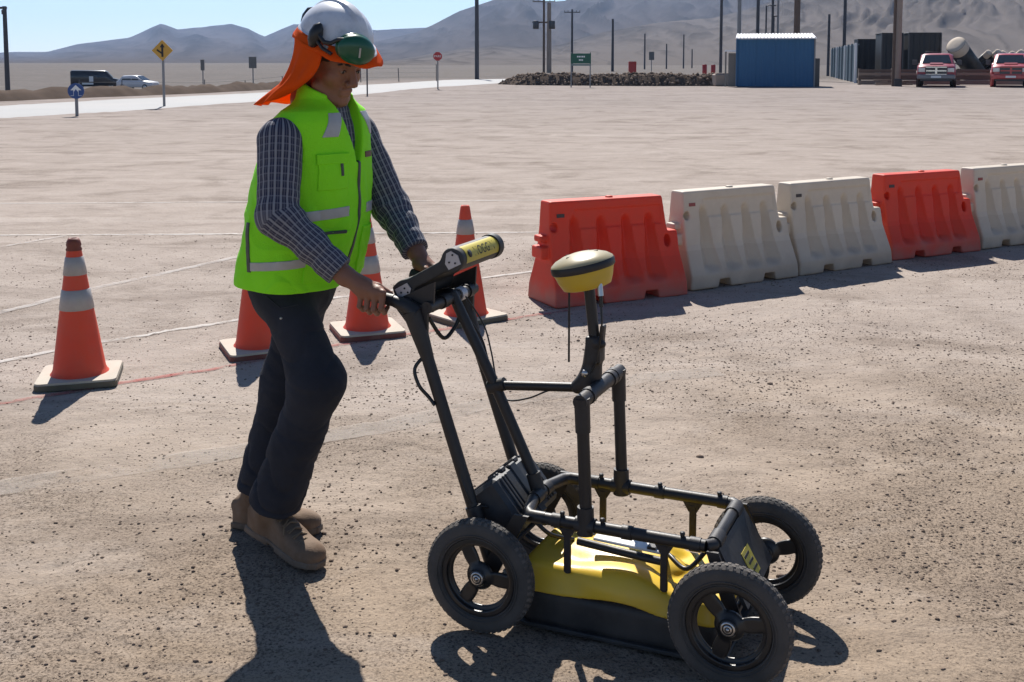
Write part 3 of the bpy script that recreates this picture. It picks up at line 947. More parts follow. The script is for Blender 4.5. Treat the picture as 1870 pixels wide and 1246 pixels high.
# screen console ----------------------------------------------------------------
# its side outline in the x-z plane, pushed across the width
c0 = Vector((-.648, 0, .913)); c1 = Vector((-.478, 0, 1.008))
ax = (c1 - c0).normalized(); az = Vector((-ax.z, 0, ax.x))
def console_pt(t, n, y): 
    p = c0 + ax * t + az * n; return Vector((p.x, y, p.z))
Lc = (c1 - c0).length
def console(p):
    q = p - np.array(c0, dtype=np.float32)
    t = q @ np.array(ax, dtype=np.float32); n = q @ np.array(az, dtype=np.float32)
    d2 = np.maximum(np.maximum(-.02 - t, t - Lc), np.maximum(-.020 - n, n - .016))
    lo = np.sqrt((t - .010) ** 2 + (n + .012) ** 2) - .033
    hi = np.sqrt((t - Lc) ** 2 + (n - .002) ** 2) - .035
    d2 = smin(smin(d2, lo, .012), hi, .014)
    return smax(d2, np.abs(p[:, 1] + .005) - .128, .006)
con, _, _ = sdf_obj('console', console, (-.72, -.15, .85), (-.42, .14, 1.07), .0036, M_SKID, cart)
# screen sunk in the top, facing the operator
sc_m = mat('dark_screen', (.015, .018, .02), .12, 0, .1, 10, 0, 1, spec=.6)
def con_plate(name, t0, t1, y0, y1, n, th, m):
    return plate(name, [console_pt(t0, n, y0), console_pt(t1, n, y0), console_pt(t1, n, y1), console_pt(t0, n, y1)], th, m, con)
con_plate('screen', .03, .15, -.085, .085, .0172, .002, sc_m)
# grey end plates with screws
for (t, n, pts) in ((.012, -.012, [(-.022, .018), (.022, .018), (.026, -.002), (.004, -.024), (-.012, -.022), (-.024, -.004)]), (Lc, .002, [(-.020, -.020), (.022, -.022), (.026, .004), (.012, .024), (-.004, .024), (-.022, .0)])):
    for sy in (-1, 1):
        yy = -.005 + sy * .1295
        mb = MB()
        P_ = [console_pt(t + a, n + b, yy) for a, b in pts]
        Q_ = [p + Vector((0, sy * .003, 0)) for p in P_]
        k = len(P_)
        mb.add(P_ + Q_, [list(range(k)), list(range(k, 2 * k))] + [(i, (i + 1) % k, k + (i + 1) % k, k + i) for i in range(k)])
        ep = mb.build('end_plate', M_ALU, con)
        for a, b in ((.012, .012), (-.008, -.002), (.008, -.012)):
            if t < .1: b = -b * .6
            c = console_pt(t + a, n + b, yy + sy * .0035)
            MB().lathe([(0, .002), (.0028, .0015), (.003, 0)], 8, Matrix.Rotation(R(90) * (1 if sy < 0 else -1), 3, 'X'), True, c).build('screw', M_PRINT, ep)
# yellow roll along the front edge with its lettering
rc = console_pt(Lc + .004, .002, 0)
roll = MB().tube([(rc.x, -.106, rc.z), (rc.x, .112, rc.z)], .0325, 28).build('label_roll', M_LABELY, con)
cap_ = MB()
cap_.tube([(rc.x, .110, rc.z), (rc.x, .138, rc.z)], [.0375, .0375], 28)
cap_.build('end_cap', M_SKID, con)
tm = text_mesh('lettering', 'NOGGIN', .040)
ME = tm
for v in ME.vertices:
    x_, y_ = v.co.x * .84, v.co.y
    a = R(24) + y_ / .0325            # wrap round the roll's forward face
    v.co = Vector((rc.x + math.cos(a) * .0331, x_ + .014, rc.z + math.sin(a) * .0331))
link('lettering', ME, roll, M_PRINT)
dot = MB().lathe([(0, .0008), (.012, .0008), (.012, 0)], 20, Matrix.Rotation(R(66), 3, 'Y') , True, (rc.x + .0300, -.086, rc.z + .0132)).build('dot_mark', M_PRINT, roll)
# tray under the console: bright folded edges
for s in (-1, 1):
    MB().tube([(-.675, s * .118, .872), (-.64, s * .118, .852), (-.60, s * .118, .856), (-.565, s * .118, .885)], [.006, .009, .009, .006], 8).build('tray_edge', M_STEEL, con)
MB().box((-.605, 0, .868), (.055, .116, .006), Matrix.Rotation(R(-8), 3, 'Y'), .003).build('console_tray', M_FIT, con)
for s in (-1, 1):
    plate('gusset', [(-.655, s * .150, .872), (-.545, s * .150, .880), (-.548, s * .150, .79), (-.575, s * .150, .78)], .012, M_FIT, cart)
    plate('side_bracket', [(-.655, s * .137, .885), (-.53, s * .137, .945), (-.535, s * .137, .858), (-.60, s * .137, .835)], .007, M_FIT, con)
MB().tube([(-.585, -.12, .84), (-.585, -.145, .80)], .010, 10).build('clamp_lever', M_FIT, con)

# battery case at the back, leaning with the poles --------------------------------------
case_rot = Matrix.Rotation(R(-40), 3, 'Y')
cc = Vector((-.345, .005, .298))
case = MB().box(cc, (.052, .132, .082), case_rot, .012).build('battery_case', M_CASE, cart)
for k, y in enumerate((-.098, -.080, -.062, .062, .080, .098)):
    MB().box(cc + case_rot @ Vector((.053, y, 0)), (.004, .0055, .070), case_rot, .002).build('rib', M_CASE, case)
for k, y in enumerate((-.098, -.080, .080, .098)):
    MB().box(cc + case_rot @ Vector((-.002, y, .083)), (.046, .0055, .004), case_rot, .002).build('rib', M_CASE, case)
for y in (-.045, .045):
    MB().box(cc + case_rot @ Vector((.02, y, .084)), (.028, .015, .008), case_rot, .004).build('latch', M_FIT, case)
MB().box(cc + case_rot @ Vector((.001, .0, .0)), (.0545, .020, .0845), case_rot, .004).build('strap', M_CABLE, case)

# cables ---------------------------------------------------------------------------------
def cable(pts, r=.0032, name='cable'):
    P_ = [Vector(p) for p in pts]; out = []
    for i in range(len(P_) - 1):
        a, b, c, d = P_[max(i - 1, 0)], P_[i], P_[i + 1], P_[min(i + 2, len(P_) - 1)]
        for k in range(6):
            u = k / 6
            out.append(.5 * ((2 * b) + (c - a) * u + (2 * a - 5 * b + 4 * c - d) * u * u + (3 * b - a - 3 * c + d) * u ** 3))
    out.append(P_[-1])
    return MB().tube(out, r, 8).build(name, M_CABLE, cart)
cable([(-.53, -.02, .86), (-.50, .03, .80), (-.47, .05, .74), (-.43, .02, .67), (-.36, .03, .50), (-.30, .03, .40)])
cable([(-.52, .04, .87), (-.48, .08, .78), (-.45, .07, .70), (-.42, .04, .63), (-.38, .02, .58), (-.30, -.01, .60), (-.24, -.005, .628), (-.17, 0, .655)], .0026)
cable([(-.57, -.10, .83), (-.545, -.06, .765), (-.53, -.02, .785), (-.52, .0, .82)], .006)
cable([(-.555, -.155, .735), (-.575, -.178, .70), (-.560, -.182, .655), (-.535, -.17, .62), (-.515, -.172, .60)], .0055)
cable([(-.44, -.168, .42), (-.42, -.172, .37), (-.40, -.165, .33), (-.37, -.13, .31)], .004)
cable([(-.066, -.044, .895), (-.062, -.05, .84), (-.075, -.035, .78), (-.09, -.03, .72), (-.14, -.02, .655)], .0028)
cable([(.10, .02, .21), (.14, -.06, .232), (.20, -.10, .222), (.25, -.08, .28)], .0065)
cable([(-.16, .0, .20), (-.20, -.07, .235), (-.235, -.09, .27), (-.30, -.06, .30)], .006)

# =================================================================== THE MAN
# modelled in cart space (he walks straight behind the cart), then moved to his own base
PB = np.array((-1.15, .03, 0.0))
base_w = Matrix.Translation(CART_O) @ Matrix.Rotation(CART_A, 4, 'Z') @ Vector(PB)
person = thing('person', 'person in green vest, plaid shirt and white helmet pushing the cart', 'person', base_w, CART_A)

def skin_mat():
    m = mat('skin', (.235, .108, .066), .5, 0, .16, 22, .12, 220, .0, spec=.4, sub=.08)
    return m
M_SKIN = skin_mat()
M_LIP = mat('lip', (.23, .085, .065), .45, 0, .1, 30)
M_HAIR = mat('dark_hair', (.012, .010, .010), .6, 0, .3, 90, .4, 300)
M_VEST = mat('lime_vest_cloth', (.27, .84, .016), .72, 0, .13, 4, .30, 300, spec=.25)
M_VESTTRIM = mat('yellow_green_trim', (.62, .86, .20), .75, 0, .05, 20, spec=.2)
M_REFL = mat('grey_reflective_tape', (.40, .40, .39), .42, .15, .12, 40, .08, 300)
M_ZIP = mat('dark_zip', (.05, .06, .05), .5, 0, .2, 60)
M_JEAN = mat('dark_navy_denim', (.020, .023, .033), .85, 0, .3, 7, .3, 420, .4, (.055, .058, .072), 4.5, .25, dthr=.55)
M_BOOT = mat('tan_nubuck', (.135, .083, .050), .8, 0, .2, 14, .15, 160, .45, (.30, .24, .19), 11, .25, dthr=.5)
M_SOLE = mat('boot_sole', (.12, .085, .06), .8, 0, .2, 25, .1, 90, .5, (.25, .21, .17), 14)
M_LACE = mat('boot_lace', (.22, .15, .09), .8, 0, .2, 60)
M_HELM = mat('white_helmet', (.66, .67, .70), .30, 0, .04, 8, 0, 1, .55, (.10, .10, .14), 13, .5, dthr=.62)
M_ORANGE = translucent(mat('orange_cloth', (.92, .13, .012), .8, 0, .06, 12, .1, 160, spec=.15), .42)
M_GREENCUP = mat('green_earmuff', (.008, .085, .045), .28, 0, .1, 20, spec=.5)
M_BLKPL = mat('black_plastic', (.012, .012, .014), .4, 0, .2, 20)
M_PATCH = mat('name_patch', (.16, .09, .06), .7, 0, .3, 80)

def shirt_material():
    m = bpy.data.materials.new('plaid_shirt'); m.use_nodes = True
    nt = m.node_tree; L = nt.links; b = nt.nodes['Principled BSDF']
    b.inputs['Roughness'].default_value = .85; b.inputs['Specular IOR Level'].default_value = .2
    uv = node(nt, 'ShaderNodeUVMap', uv_map='cloth')
    sep = node(nt, 'ShaderNodeSeparateXYZ'); L.new(uv.outputs['UV'], sep.inputs[0])
    def band(src, period, width, phase=0.0, soft=.10):
        a = node(nt, 'ShaderNodeMath', operation='MULTIPLY_ADD'); a.inputs[1].default_value = 1 / period; a.inputs[2].default_value = phase; L.new(src, a.inputs[0])
        f = node(nt, 'ShaderNodeMath', operation='FRACT'); L.new(a.outputs[0], f.inputs[0])
        s = node(nt, 'ShaderNodeMath', operation='SUBTRACT'); s.inputs[1].default_value = .5; L.new(f.outputs[0], s.inputs[0])
        ab = node(nt, 'ShaderNodeMath', operation='ABSOLUTE'); L.new(s.outputs[0], ab.inputs[0])
        r = node(nt, 'ShaderNodeMapRange'); r.inputs['From Min'].default_value = width / 2 - soft / 2; r.inputs['From Max'].default_value = width / 2 + soft / 2; r.inputs['To Min'].default_value = 1; r.inputs['To Max'].default_value = 0
        L.new(ab.outputs[0], r.inputs['Value']); return r.outputs['Result']
    def over(col, fac, c2, k):
        mu = node(nt, 'ShaderNodeMath', operation='MULTIPLY'); mu.inputs[1].default_value = k; L.new(fac, mu.inputs[0])
        x = node(nt, 'ShaderNodeMixRGB'); L.new(mu.outputs[0], x.inputs['Fac'])
        if isinstance(col, tuple): x.inputs[1].default_value = (*col, 1)
        else: L.new(col, x.inputs[1])
        x.inputs[2].default_value = (*c2, 1); return x.outputs['Color']
    U, V_ = sep.outputs['X'], sep.outputs['Y']
    c = over((.032, .035, .062), band(V_, .022, .50), (.055, .057, .078), .6)
    c = over(c, band(U, .0175, .34), (.33, .33, .35), .66)
    c = over(c, band(U, .0175, .14, .5), (.16, .16, .20), .6)
    c = over(c, band(V_, .022, .16, .25), (.28, .28, .31), .34)
    L.new(c, b.inputs['Base Color'])
    tc = node(nt, 'ShaderNodeTexCoord')
    n = node(nt, 'ShaderNodeTexNoise', i_Scale=160., i_Detail=4.); L.new(tc.outputs['Object'], n.inputs['Vector'])
    bp = node(nt, 'ShaderNodeBump', i_Strength=.25, i_Distance=.004); L.new(n.outputs['Fac'], bp.inputs['Height']); L.new(bp.outputs['Normal'], b.inputs['Normal'])
    return m
M_SHIRT = shirt_material()

# ---- joints
SHR, ELR, WRR = (-1.022, -.170, 1.336), (-.988, -.238, 1.122), (-.792, -.193, .952)
SHL, ELL, WRL = (-1.007, .230, 1.334), (-.900, .266, 1.090), (-.768, .196, .960)
HIPR, KNR, ANR = (-1.112, -.060, .88), (-.966, -.080, .592), (-1.150, -.060, .165)
HIPL, KNL, ANL = (-1.125, .115, .90), (-1.212, .112, .52), (-1.318, .092, .13)
# ---- head frame: turned a little towards the camera, chin down
yaw, pit = R(-14), R(21)
HM = (Matrix.Rotation(yaw, 3, 'Z') @ Matrix.Rotation(pit, 3, 'Y'))
HMn = np.array(HM, dtype=np.float32)          # columns: forward, left, up
HC = np.array((-.962, .018, 1.566), dtype=np.float32)
def HL(p): return (p - HC) @ HMn               # to head space
def HW(q): return HC + np.asarray(q, dtype=np.float32) @ HMn.T

def head_sdf(p):
    q = HL(p)
    d = s_ell(q, (-.008, 0, .040), (.098, .077, .088))
    d = smin(d, s_ell(q, (.032, 0, -.024), (.060, .058, .078)), .03)
    d = smin(d, s_ell(q, (.040, 0, -.072), (.047, .044, .036)), .022)
    d = smin(d, s_cap(q, (.078, -.009, -.100), (.078, .009, -.100), .0165), .018)
    for s in (-1, 1):
        d = smin(d, s_ell(q, (.058, s * .042, -.026), (.026, .024, .024)), .02)      # cheek
        d = smin(d, s_cap(q, (.020, s * .058, -.070), (.062, s * .032, -.098), .016, .014), .022)   # jaw line
    d = smin(d, s_cap(q, (.083, -.034, .022), (.083, .034, .022), .011), .016)         # brow
    for s in (-1, 1):
        d = smax(d, -s_ell(q, (.103, s * .031, .004), (.020, .018, .011)), .012)      # socket
        d = smin(d, s_ell(q, (.078, s * .031, .002), (.0135, .0150, .0120)), .005)    # lids
    d = smin(d, s_cap(q, (.091, 0, .010), (.112, 0, -.029), .0090, .0135), .011)       # nose
    for s in (-1, 1):
        d = smin(d, s_ell(q, (.102, s * .0145, -.036), (.013, .010, .009)), .006)
        d = smax(d, -s_cap(q, (.098, s * .026, -.040), (.086, s * .036, -.066), .0055), .008)   # smile fold
    d = smin(d, s_cap(q, (.089, -.018, -.059), (.089, .018, -.059), .0065), .006)      # upper lip
    d = smin(d, s_cap(q, (.088, -.015, -.072), (.088, .015, -.072), .0075), .006)      # lower lip
    d = smax(d, -s_cap(q, (.098, -.022, -.0655), (.098, .022, -.0655), .0022), .003)
    for s in (-1, 1):
        d = smin(d, s_ell(q, (-.008, s * .078, -.004), (.018, .010, .030)), .006)      # ear
    d = smin(d, s_cap(q, (-.030, 0, -.040), (-.052, 0, -.145), .056, .060), .028)      # neck
    return d

def bounded(p, f, c, r):
    d = np.sqrt(((p - V3(*c)) ** 2).sum(1)) - r
    m = d < .05
    out = d + .02
    if m.any(): out[m] = f(p[m])
    return out

def hand_sdf(p, wrist, s):
    """s=-1 right hand, +1 left; palm outside and over the grip, fingers down the outer side and under"""
    y = s * .155
    def Q(u, dy, z): return (u, y + s * dy, z)
    d = s_cap(p, wrist, Q(-.735, .030, .925), .027, .026)
    pal = s_cap(p, Q(-.742, .026, .918), Q(-.692, .027, .910), .024, .022)
    d = smin(d, pal, .02)
    us = [(-.747, .0076, .0), (-.724, .0084, .005), (-.700, .0087, .006), (-.676, .0083, .001)]
    f = None
    for u, r, e in us:
        a = Q(u + .006, .033, .912); b = Q(u + .004, .041, .868 - e); c = Q(u + .002, .019, .853 - e); t = Q(u, -.004, .864 - e)
        g = smin(s_cap(p, a, b, r * 1.18, r * 1.02), s_cap(p, b, c, r * 1.02, r * .92), .004)
        g = smin(g, s_cap(p, c, t, r * .92, r * .78), .004)
        g = smin(g, s_ell(p, Q(u + .006, .037, .912), (r * 1.2, r * 1.1, r * 1.1)), .004)
        f = g if f is None else smin(f, g, .0006)
    d = smin(d, f, .009)
    th = smin(s_cap(p, Q(-.752, .012, .930), Q(-.712, -.010, .918), .0155, .012), s_cap(p, Q(-.712, -.010, .918), Q(-.678, -.022, .898), .0115, .0088), .006)
    return smin(d, th, .010)

TORSO = fine_rows([(.80, -1.130, .030, .090, .150), (.90, -1.120, .030, .112, .168), (1.0, -1.080, .030, .150, .182), (1.10, -1.055, .030, .152, .186),
                   (1.20, -1.040, .030, .142, .190), (1.30, -1.025, .030, .128, .186), (1.37, -1.018, .030, .108, .160), (1.42, -1.008, .030, .080, .105), (1.455, -1.000, .030, .060, .066)])
def body_sdf(p):
    d = bounded(p, head_sdf, (-.97, .018, 1.52), .20)
    d = smin(d, s_sections(p, TORSO) + .014, .03)
    for sh, el, wr, s in ((SHR, ELR, WRR, -1), (SHL, ELL, WRL, 1)):
        d = smin(d, s_cap(p, sh, el, .052, .040), .03)
        d = smin(d, s_cap(p, el, wr, .042, .0285), .012)
        d = smin(d, bounded(p, lambda q: hand_sdf(q, wr, s), (-.725, s * .17, .90), .11), .012)
    for hp, kn, an in ((HIPR, KNR, ANR), (HIPL, KNL, ANL)):
        d = smin(d, s_cap(p, hp, kn, .082, .055), .03)
        d = smin(d, s_cap(p, kn, an, .055, .038), .015)
    return d
body, _, _ = sdf_obj('body', body_sdf, (-1.42, -.34, .06), (-.58, .40, 1.68), .0036, M_SKIN, person, PB)

# eyes, brows, lips
def hpt(*q): return Vector(HW(q)) - Vector(PB)
def ball(name, c, r, m, parent, n=14, squash=(1, 1, 1), M=None):
    prof = [(r * math.sin(a), -r * math.cos(a)) for a in np.linspace(0.001, math.pi - .001, 9)]
    mb = MB().lathe(prof, n)
    mm = M if M is not None else Matrix.Identity(3)
    mb.v = [tuple(mm @ Vector((p[0] * squash[0], p[1] * squash[1], p[2] * squash[2])) + Vector(c)) for p in mb.v]
    return mb.build(name, m, parent)
M_EYE = mat('eye_white', (.20, .16, .14), .3, 0, .04, 30)
for s in (-1, 1):
    e = ball('eye', hpt(.0815, s * .031, .0005), .0112, M_EYE, body, 12, (1, 1.1, .62), HM)
    ball('iris', hpt(.0905, s * .032 - .0015, -.0005), .0042, M_HAIR, e, 10, (.6, 1, 1), HM)
    br_ = [hpt(.0945, s * .014, .021), hpt(.0945, s * .027, .0255), hpt(.086, s * .042, .024), hpt(.078, s * .050, .019)]
    MB().tube(br_, [.003, .0042, .004, .002], 8).build('eyebrow', M_HAIR, body)
    MB().tube([hpt(.0895, s * .019, .0005), hpt(.0925, s * .030, .0062), hpt(.0845, s * .043, .0015)], [.0010, .0017, .0010], 6).build('eyelid', M_HAIR, body)
MB().tube([hpt(.0850, -.0255, -.0600), hpt(.0890, -.016, -.0590), hpt(.0928, -.004, -.0585), hpt(.0922, .0, -.0592), hpt(.0928, .004, -.0585), hpt(.0890, .016, -.0590), hpt(.0850, .0255, -.0600)], [.001, .0028, .0032, .0030, .0032, .0028, .001], 8).build('upper_lip', M_LIP, body)
MB().tube([hpt(.0845, -.0245, -.0625), hpt(.0890, -.013, -.0695), hpt(.0912, .0, -.0708), hpt(.0890, .013, -.0695), hpt(.0845, .0245, -.0625)], [.001, .0034, .0040, .0034, .001], 8).build('lower_lip', M_LIP, body)
MB().tube([hpt(.0860, -.0250, -.0608), hpt(.0905, -.012, -.0640), hpt(.0925, .0, -.0645), hpt(.0905, .012, -.0640), hpt(.0860, .0250, -.0608)], [.0008, .0016, .0018, .0016, .0008], 6).build('mouth_line', M_HAIR, body)
# short dark hair under the helmet
def hair_sdf(p):
    q = HL(p)
    d = s_ell(q, (-.012, 0, .042), (.102, .082, .092))
    d = np.maximum(d, q[:, 0] - .055 + np.maximum(0, -q[:, 2]) * 1.2)
    return np.maximum(d, -q[:, 2] - .055 - q[:, 0] * .3) + wob(p, 120) * .0012
hair, _, _ = sdf_obj('hair', hair_sdf, HC - .13, HC + .16, .0042, M_HAIR, person, PB)

# ---- shirt: torso, collar and sleeves in one piece
def sleeve_fold(p, a, b, amp, n):
    a = V3(*a); b = V3(*b); ab = b - a
    h = np.clip(((p - a) @ ab) / float(ab @ ab), 0, 1)
    return h, amp * np.sin(h * n + 3 * wob(p, 22, 2.0))
def shirt_sdf(p):
    d = s_sections(p, TORSO) + .004
    for sh, el, wr, s in ((SHR, ELR, WRR, -1), (SHL, ELL, WRL, 1)):
        sh2 = np.array(sh); el2 = np.array(el); wr2 = np.array(wr)
        h, fo = sleeve_fold(p, sh, el, .0030, 17.)
        up = s_cap(p, sh, el, .067, .060) + fo * sstep(.45, 1., h)
        cuff = el2 + (wr2 - el2) * .90
        h2, fo2 = sleeve_fold(p, el, cuff, .0036, 21.)
        lo = s_cap(p, el, cuff, .061, .042) + fo2 * (1 - .5 * h2)
        ax_ = (wr2 - el2) / np.linalg.norm(wr2 - el2)
        end = (p - V3(*(el2 + (wr2 - el2) * .86))) @ ax_.astype(np.float32)
        cb = np.maximum(s_cap(p, el2 + (wr2 - el2) * .62, wr2, .0455, .0455), np.maximum(end - .016, -end - .040))
        lo = np.maximum(lo, end - .010)
        d = smin(d, smin(smin(up, lo, .022), cb, .004), .030)
    col = np.maximum(np.abs(s_cap(p, (-1.03, .03, 1.36), (-.985, .026, 1.50), .078, .068)) - .0045, np.maximum(1.405 - p[:, 2], p[:, 2] - 1.487 - (p[:, 0] + 1.0) * -.55))
    gap = np.abs(p[:, 1] - .027) - .010 - np.maximum(0, p[:, 2] - 1.41) * .55
    col = np.maximum(col, -np.maximum(gap, -(p[:, 0] + .985)))
    d = smin(d, col, .006)
    return np.maximum(d + wob(p, 46, 1.0) * .0022, .905 - p[:, 2] - 9 * (p[:, 0] > -.86))
v, q = surface(shirt_sdf, (-1.30, -.36, .78), (-.74, .40, 1.53), .0042)
# cut the hidden part below the waist and lay out cloth coordinates
uvs = np.zeros((len(v), 2))
best = np.full(len(v), 9.0)
for sh, el, wr, s in ((SHR, ELR, WRR, -1), (SHL, ELL, WRL, 1)):
    L0 = np.linalg.norm(np.array(el) - np.array(sh)); acc = 0
    for a, b, off in ((sh, el, 0), (el, wr, L0)):
        a = np.array(a); b = np.array(b); ab = b - a; n = ab / np.linalg.norm(ab)
        h = np.clip(((v - a) @ n), 0, np.linalg.norm(ab))
        d = v - a - h[:, None] * n
        dist = np.linalg.norm(d, axis=1)
        ref = np.array((0, s * 1.0, 0)) - n * n[1] * s; ref /= np.linalg.norm(ref); bi = np.cross(n, ref)
        ang = np.arctan2(d @ bi, d @ ref)
        m = (dist < best) & (dist < .105) & ~((np.abs(v[:, 1] - .03) < .15) & (v[:, 0] > -1.2) & (v[:, 2] > 1.30) & (a[2] > 1.3))
        uvs[m, 0] = ang[m] * .058; uvs[m, 1] = off + h[m]; best[m] = dist[m]
m = best > 8
uvs[m, 0] = v[m, 1] + (v[m, 0] + 1.0) * .6; uvs[m, 1] = v[m, 2]
me = np_mesh('shirt', v - PB, q)
ul = me.uv_layers.new(name='cloth')
li = np.zeros(len(me.loops), dtype=np.int32); me.loops.foreach_get('vertex_index', li)
ul.data.foreach_set('uv', uvs[li].astype(np.float32).ravel())
shirt = link('shirt', me, person, M_SHIRT)

# ---- vest
VEST = fine_rows([(.850, -1.100, .030, .170, .224), (.92, -1.096, .030, .176, .226), (1.0, -1.080, .030, .178, .224), (1.10, -1.060, .030, .178, .220),
                  (1.20, -1.044, .030, .168, .214), (1.28, -1.030, .030, .154, .205), (1.34, -1.020, .030, .140, .206), (1.385, -1.012, .030, .124, .200), (1.418, -1.004, .030, .104, .168), (1.436, -1.0, .030, .094, .122), (1.455, -.998, .029, .086, .096), (1.505, -.988, .028, .082, .086)])
def vest_sdf(p):
    d = s_sections(p, VEST)
    x, y, z = p[:, 0], p[:, 1], p[:, 2]
    # soft drape folds, strongest towards the hem and the bent waist
    a = np.arctan2(y - .03, x + 1.06)
    d = d + .0045 * np.sin(a * 7 + 2.0 * np.sin(z * 9)) * sstep(1.30, .92, z) + .006 * wob(p, 17, 4.0) - .0050 * np.abs(wob(p, 33, 2.0)) * sstep(1.40, 1.1, z) - .004 * (1 - np.abs(np.sin(z * 21 + 2 * wob(p, 9, 1.))))**3 * sstep(1.25, 1.05, z)
    hem = .876 - z + .004 * np.sin(a * 2 + .5)
    d = smax(d, hem, .006)
    # V opening at the throat
    w = .012 + np.clip(z - 1.265, 0, 1) * .27
    vcut = np.maximum(np.abs(y - .027) - w, np.maximum(1.262 - z, -(x + 1.0)))
    d = smax(d, -vcut, .005)
    neck = s_cap(p, (-1.005, .028, 1.38), (-.965, .026, 1.56), .073, .076)
    d = np.maximum(d, z - 1.492 + (x + 1.0) * .45)
    d = smax(d, -neck, .006)
    # armholes: cut back round the sleeves
    for sh, el, s in ((SHR, ELR, -1), (SHL, ELL, 1)):
        arm = s_cap(p, (sh[0] - .005, sh[1] + s * .015, sh[2] - .03), (el[0], el[1] + s * .03, el[2]), .074, .060)
        side = s * (.03 - y) + .178 + np.clip(1.34 - z, -.06, .3) * .14
        d = smax(d, -np.maximum(arm - .0, np.maximum(1.12 - z, side)), .010)
    return d
vv, vq = surface(vest_sdf, (-1.33, -.25, .83), (-.84, .31, 1.50), .0042)
vest = link('vest', np_mesh('vest', vv - PB, vq), person, M_VEST)

def vest_patch(name, planes, m, out=.0025, parent=vest, keep=None):
    """strip of the vest's own surface between cutting planes, lifted off it"""
    bm = bmesh.new(); bm.from_mesh(vest.data)
    if keep is not None:
        kill = [f for f in bm.faces if not keep(f.calc_center_median() + Vector(PB), f.normal)]
        bmesh.ops.delete(bm, geom=kill, context='FACES')
    for co, no in planes:
        bmesh.ops.bisect_plane(bm, geom=bm.verts[:] + bm.edges[:] + bm.faces[:], plane_co=Vector(co) - Vector(PB), plane_no=no, clear_outer=True)
    bm.normal_update()
    for v_ in bm.verts: v_.co += v_.normal * out
    r = bmesh.ops.extrude_face_region(bm, geom=bm.faces[:])
    for v_ in [g for g in r['geom'] if isinstance(g, bmesh.types.BMVert)]: v_.co -= v_.normal * (out + .003)
    bmesh.ops.recalc_face_normals(bm, faces=bm.faces[:])
    me_ = bpy.data.meshes.new(name); bm.to_mesh(me_); bm.free()
    for p_ in me_.polygons: p_.use_smooth = True
    return link(name, me_, parent, m)
def zone(c, n): return True
# two horizontal tapes (front part only shows between pockets), two shoulder tapes
vest_patch('reflective_tape', [((-1.06, 0, 1.112), (-.10, 0, 1)), ((-1.06, 0, 1.082), (.10, 0, -1))], M_REFL, keep=lambda c, n: c.y < -.02 and c.x > -1.03 and 1.0 < c.z < 1.2)
vest_patch('reflective_tape', [((-1.06, 0, 1.112), (-.10, 0, 1)), ((-1.06, 0, 1.082), (.10, 0, -1))], M_REFL, keep=lambda c, n: c.y > .08 and 1.0 < c.z < 1.2)
vest_patch('reflective_tape', [((-1.06, 0, .972), (-.10, 0, 1)), ((-1.06, 0, .946), (.10, 0, -1))], M_REFL, keep=lambda c, n: c.y < -.06 and c.x > -1.14 and .85 < c.z < 1.1)
for s in (-1, 1):
    yc = .03 + s * .098
    vest_patch('shoulder_tape', [((0, yc + .026, 1.375), (0, 1, s * .5)), ((0, yc - .026, 1.375), (0, -1, -s * .5)), ((0, 0, 1.342), (0, 0, -1)), ((0, 0, 1.412), (0, 0, 1))], M_REFL, keep=lambda c, n: c.z > 1.28 and c.x > -1.02)
# zip with its two dark edges
vest_patch('zip', [((0, .027 + .0055, 0), (0, 1, 0)), ((0, .027 - .0055, 0), (0, -1, 0)), ((0, 0, 1.262), (0, 0, 1))], M_ZIP, .003, keep=lambda c, n: c.x > -1.0 and n.x > .1 and c.z > .86)
# pockets: chest pocket flap, hip pocket mouth, side slit, name patch
def patch_box(name, y0, y1, z0, z1, m, out, front=True):
    return vest_patch(name, [((0, y1, 0), (0, 1, 0)), ((0, y0, 0), (0, -1, 0)), ((0, 0, z1), (0, 0, 1)), ((0, 0, z0), (0, 0, -1))], m, out, keep=lambda c, n: (c.x > -1.04) == front and abs(n.x) > .12 and z0 - .02 < c.z < z1 + .02 and y0 - .02 < c.y < y1 + .02)
patch_box('chest_pocket', -.125, -.030, 1.185, 1.285, M_VEST, .005)
patch_box('pocket_flap', -.128, -.027, 1.262, 1.292, M_VEST, .009)
patch_box('pen_loop', -.060, -.052, 1.225, 1.268, M_ZIP, .0085)
patch_box('hip_pocket', -.135, -.015, .905, 1.055, M_VEST, .005)
patch_box('pocket_mouth', -.125, -.030, 1.050, 1.058, M_ZIP, .0065)
patch_box('name_patch', .066, .112, 1.272, 1.290, M_PATCH, .004)
patch_box('hip_pocket', .07, .165, .905, 1.055, M_VEST, .005)
vest_patch('side_slit', [((-1.128, 0, 0), (1, 0, 0)), ((-1.142, 0, 0), (-1, 0, 0)), ((0, 0, 1.085), (0, 0, 1)), ((0, 0, .935), (0, 0, -1))], M_ZIP, .003, keep=lambda c, n: c.y < -.05)

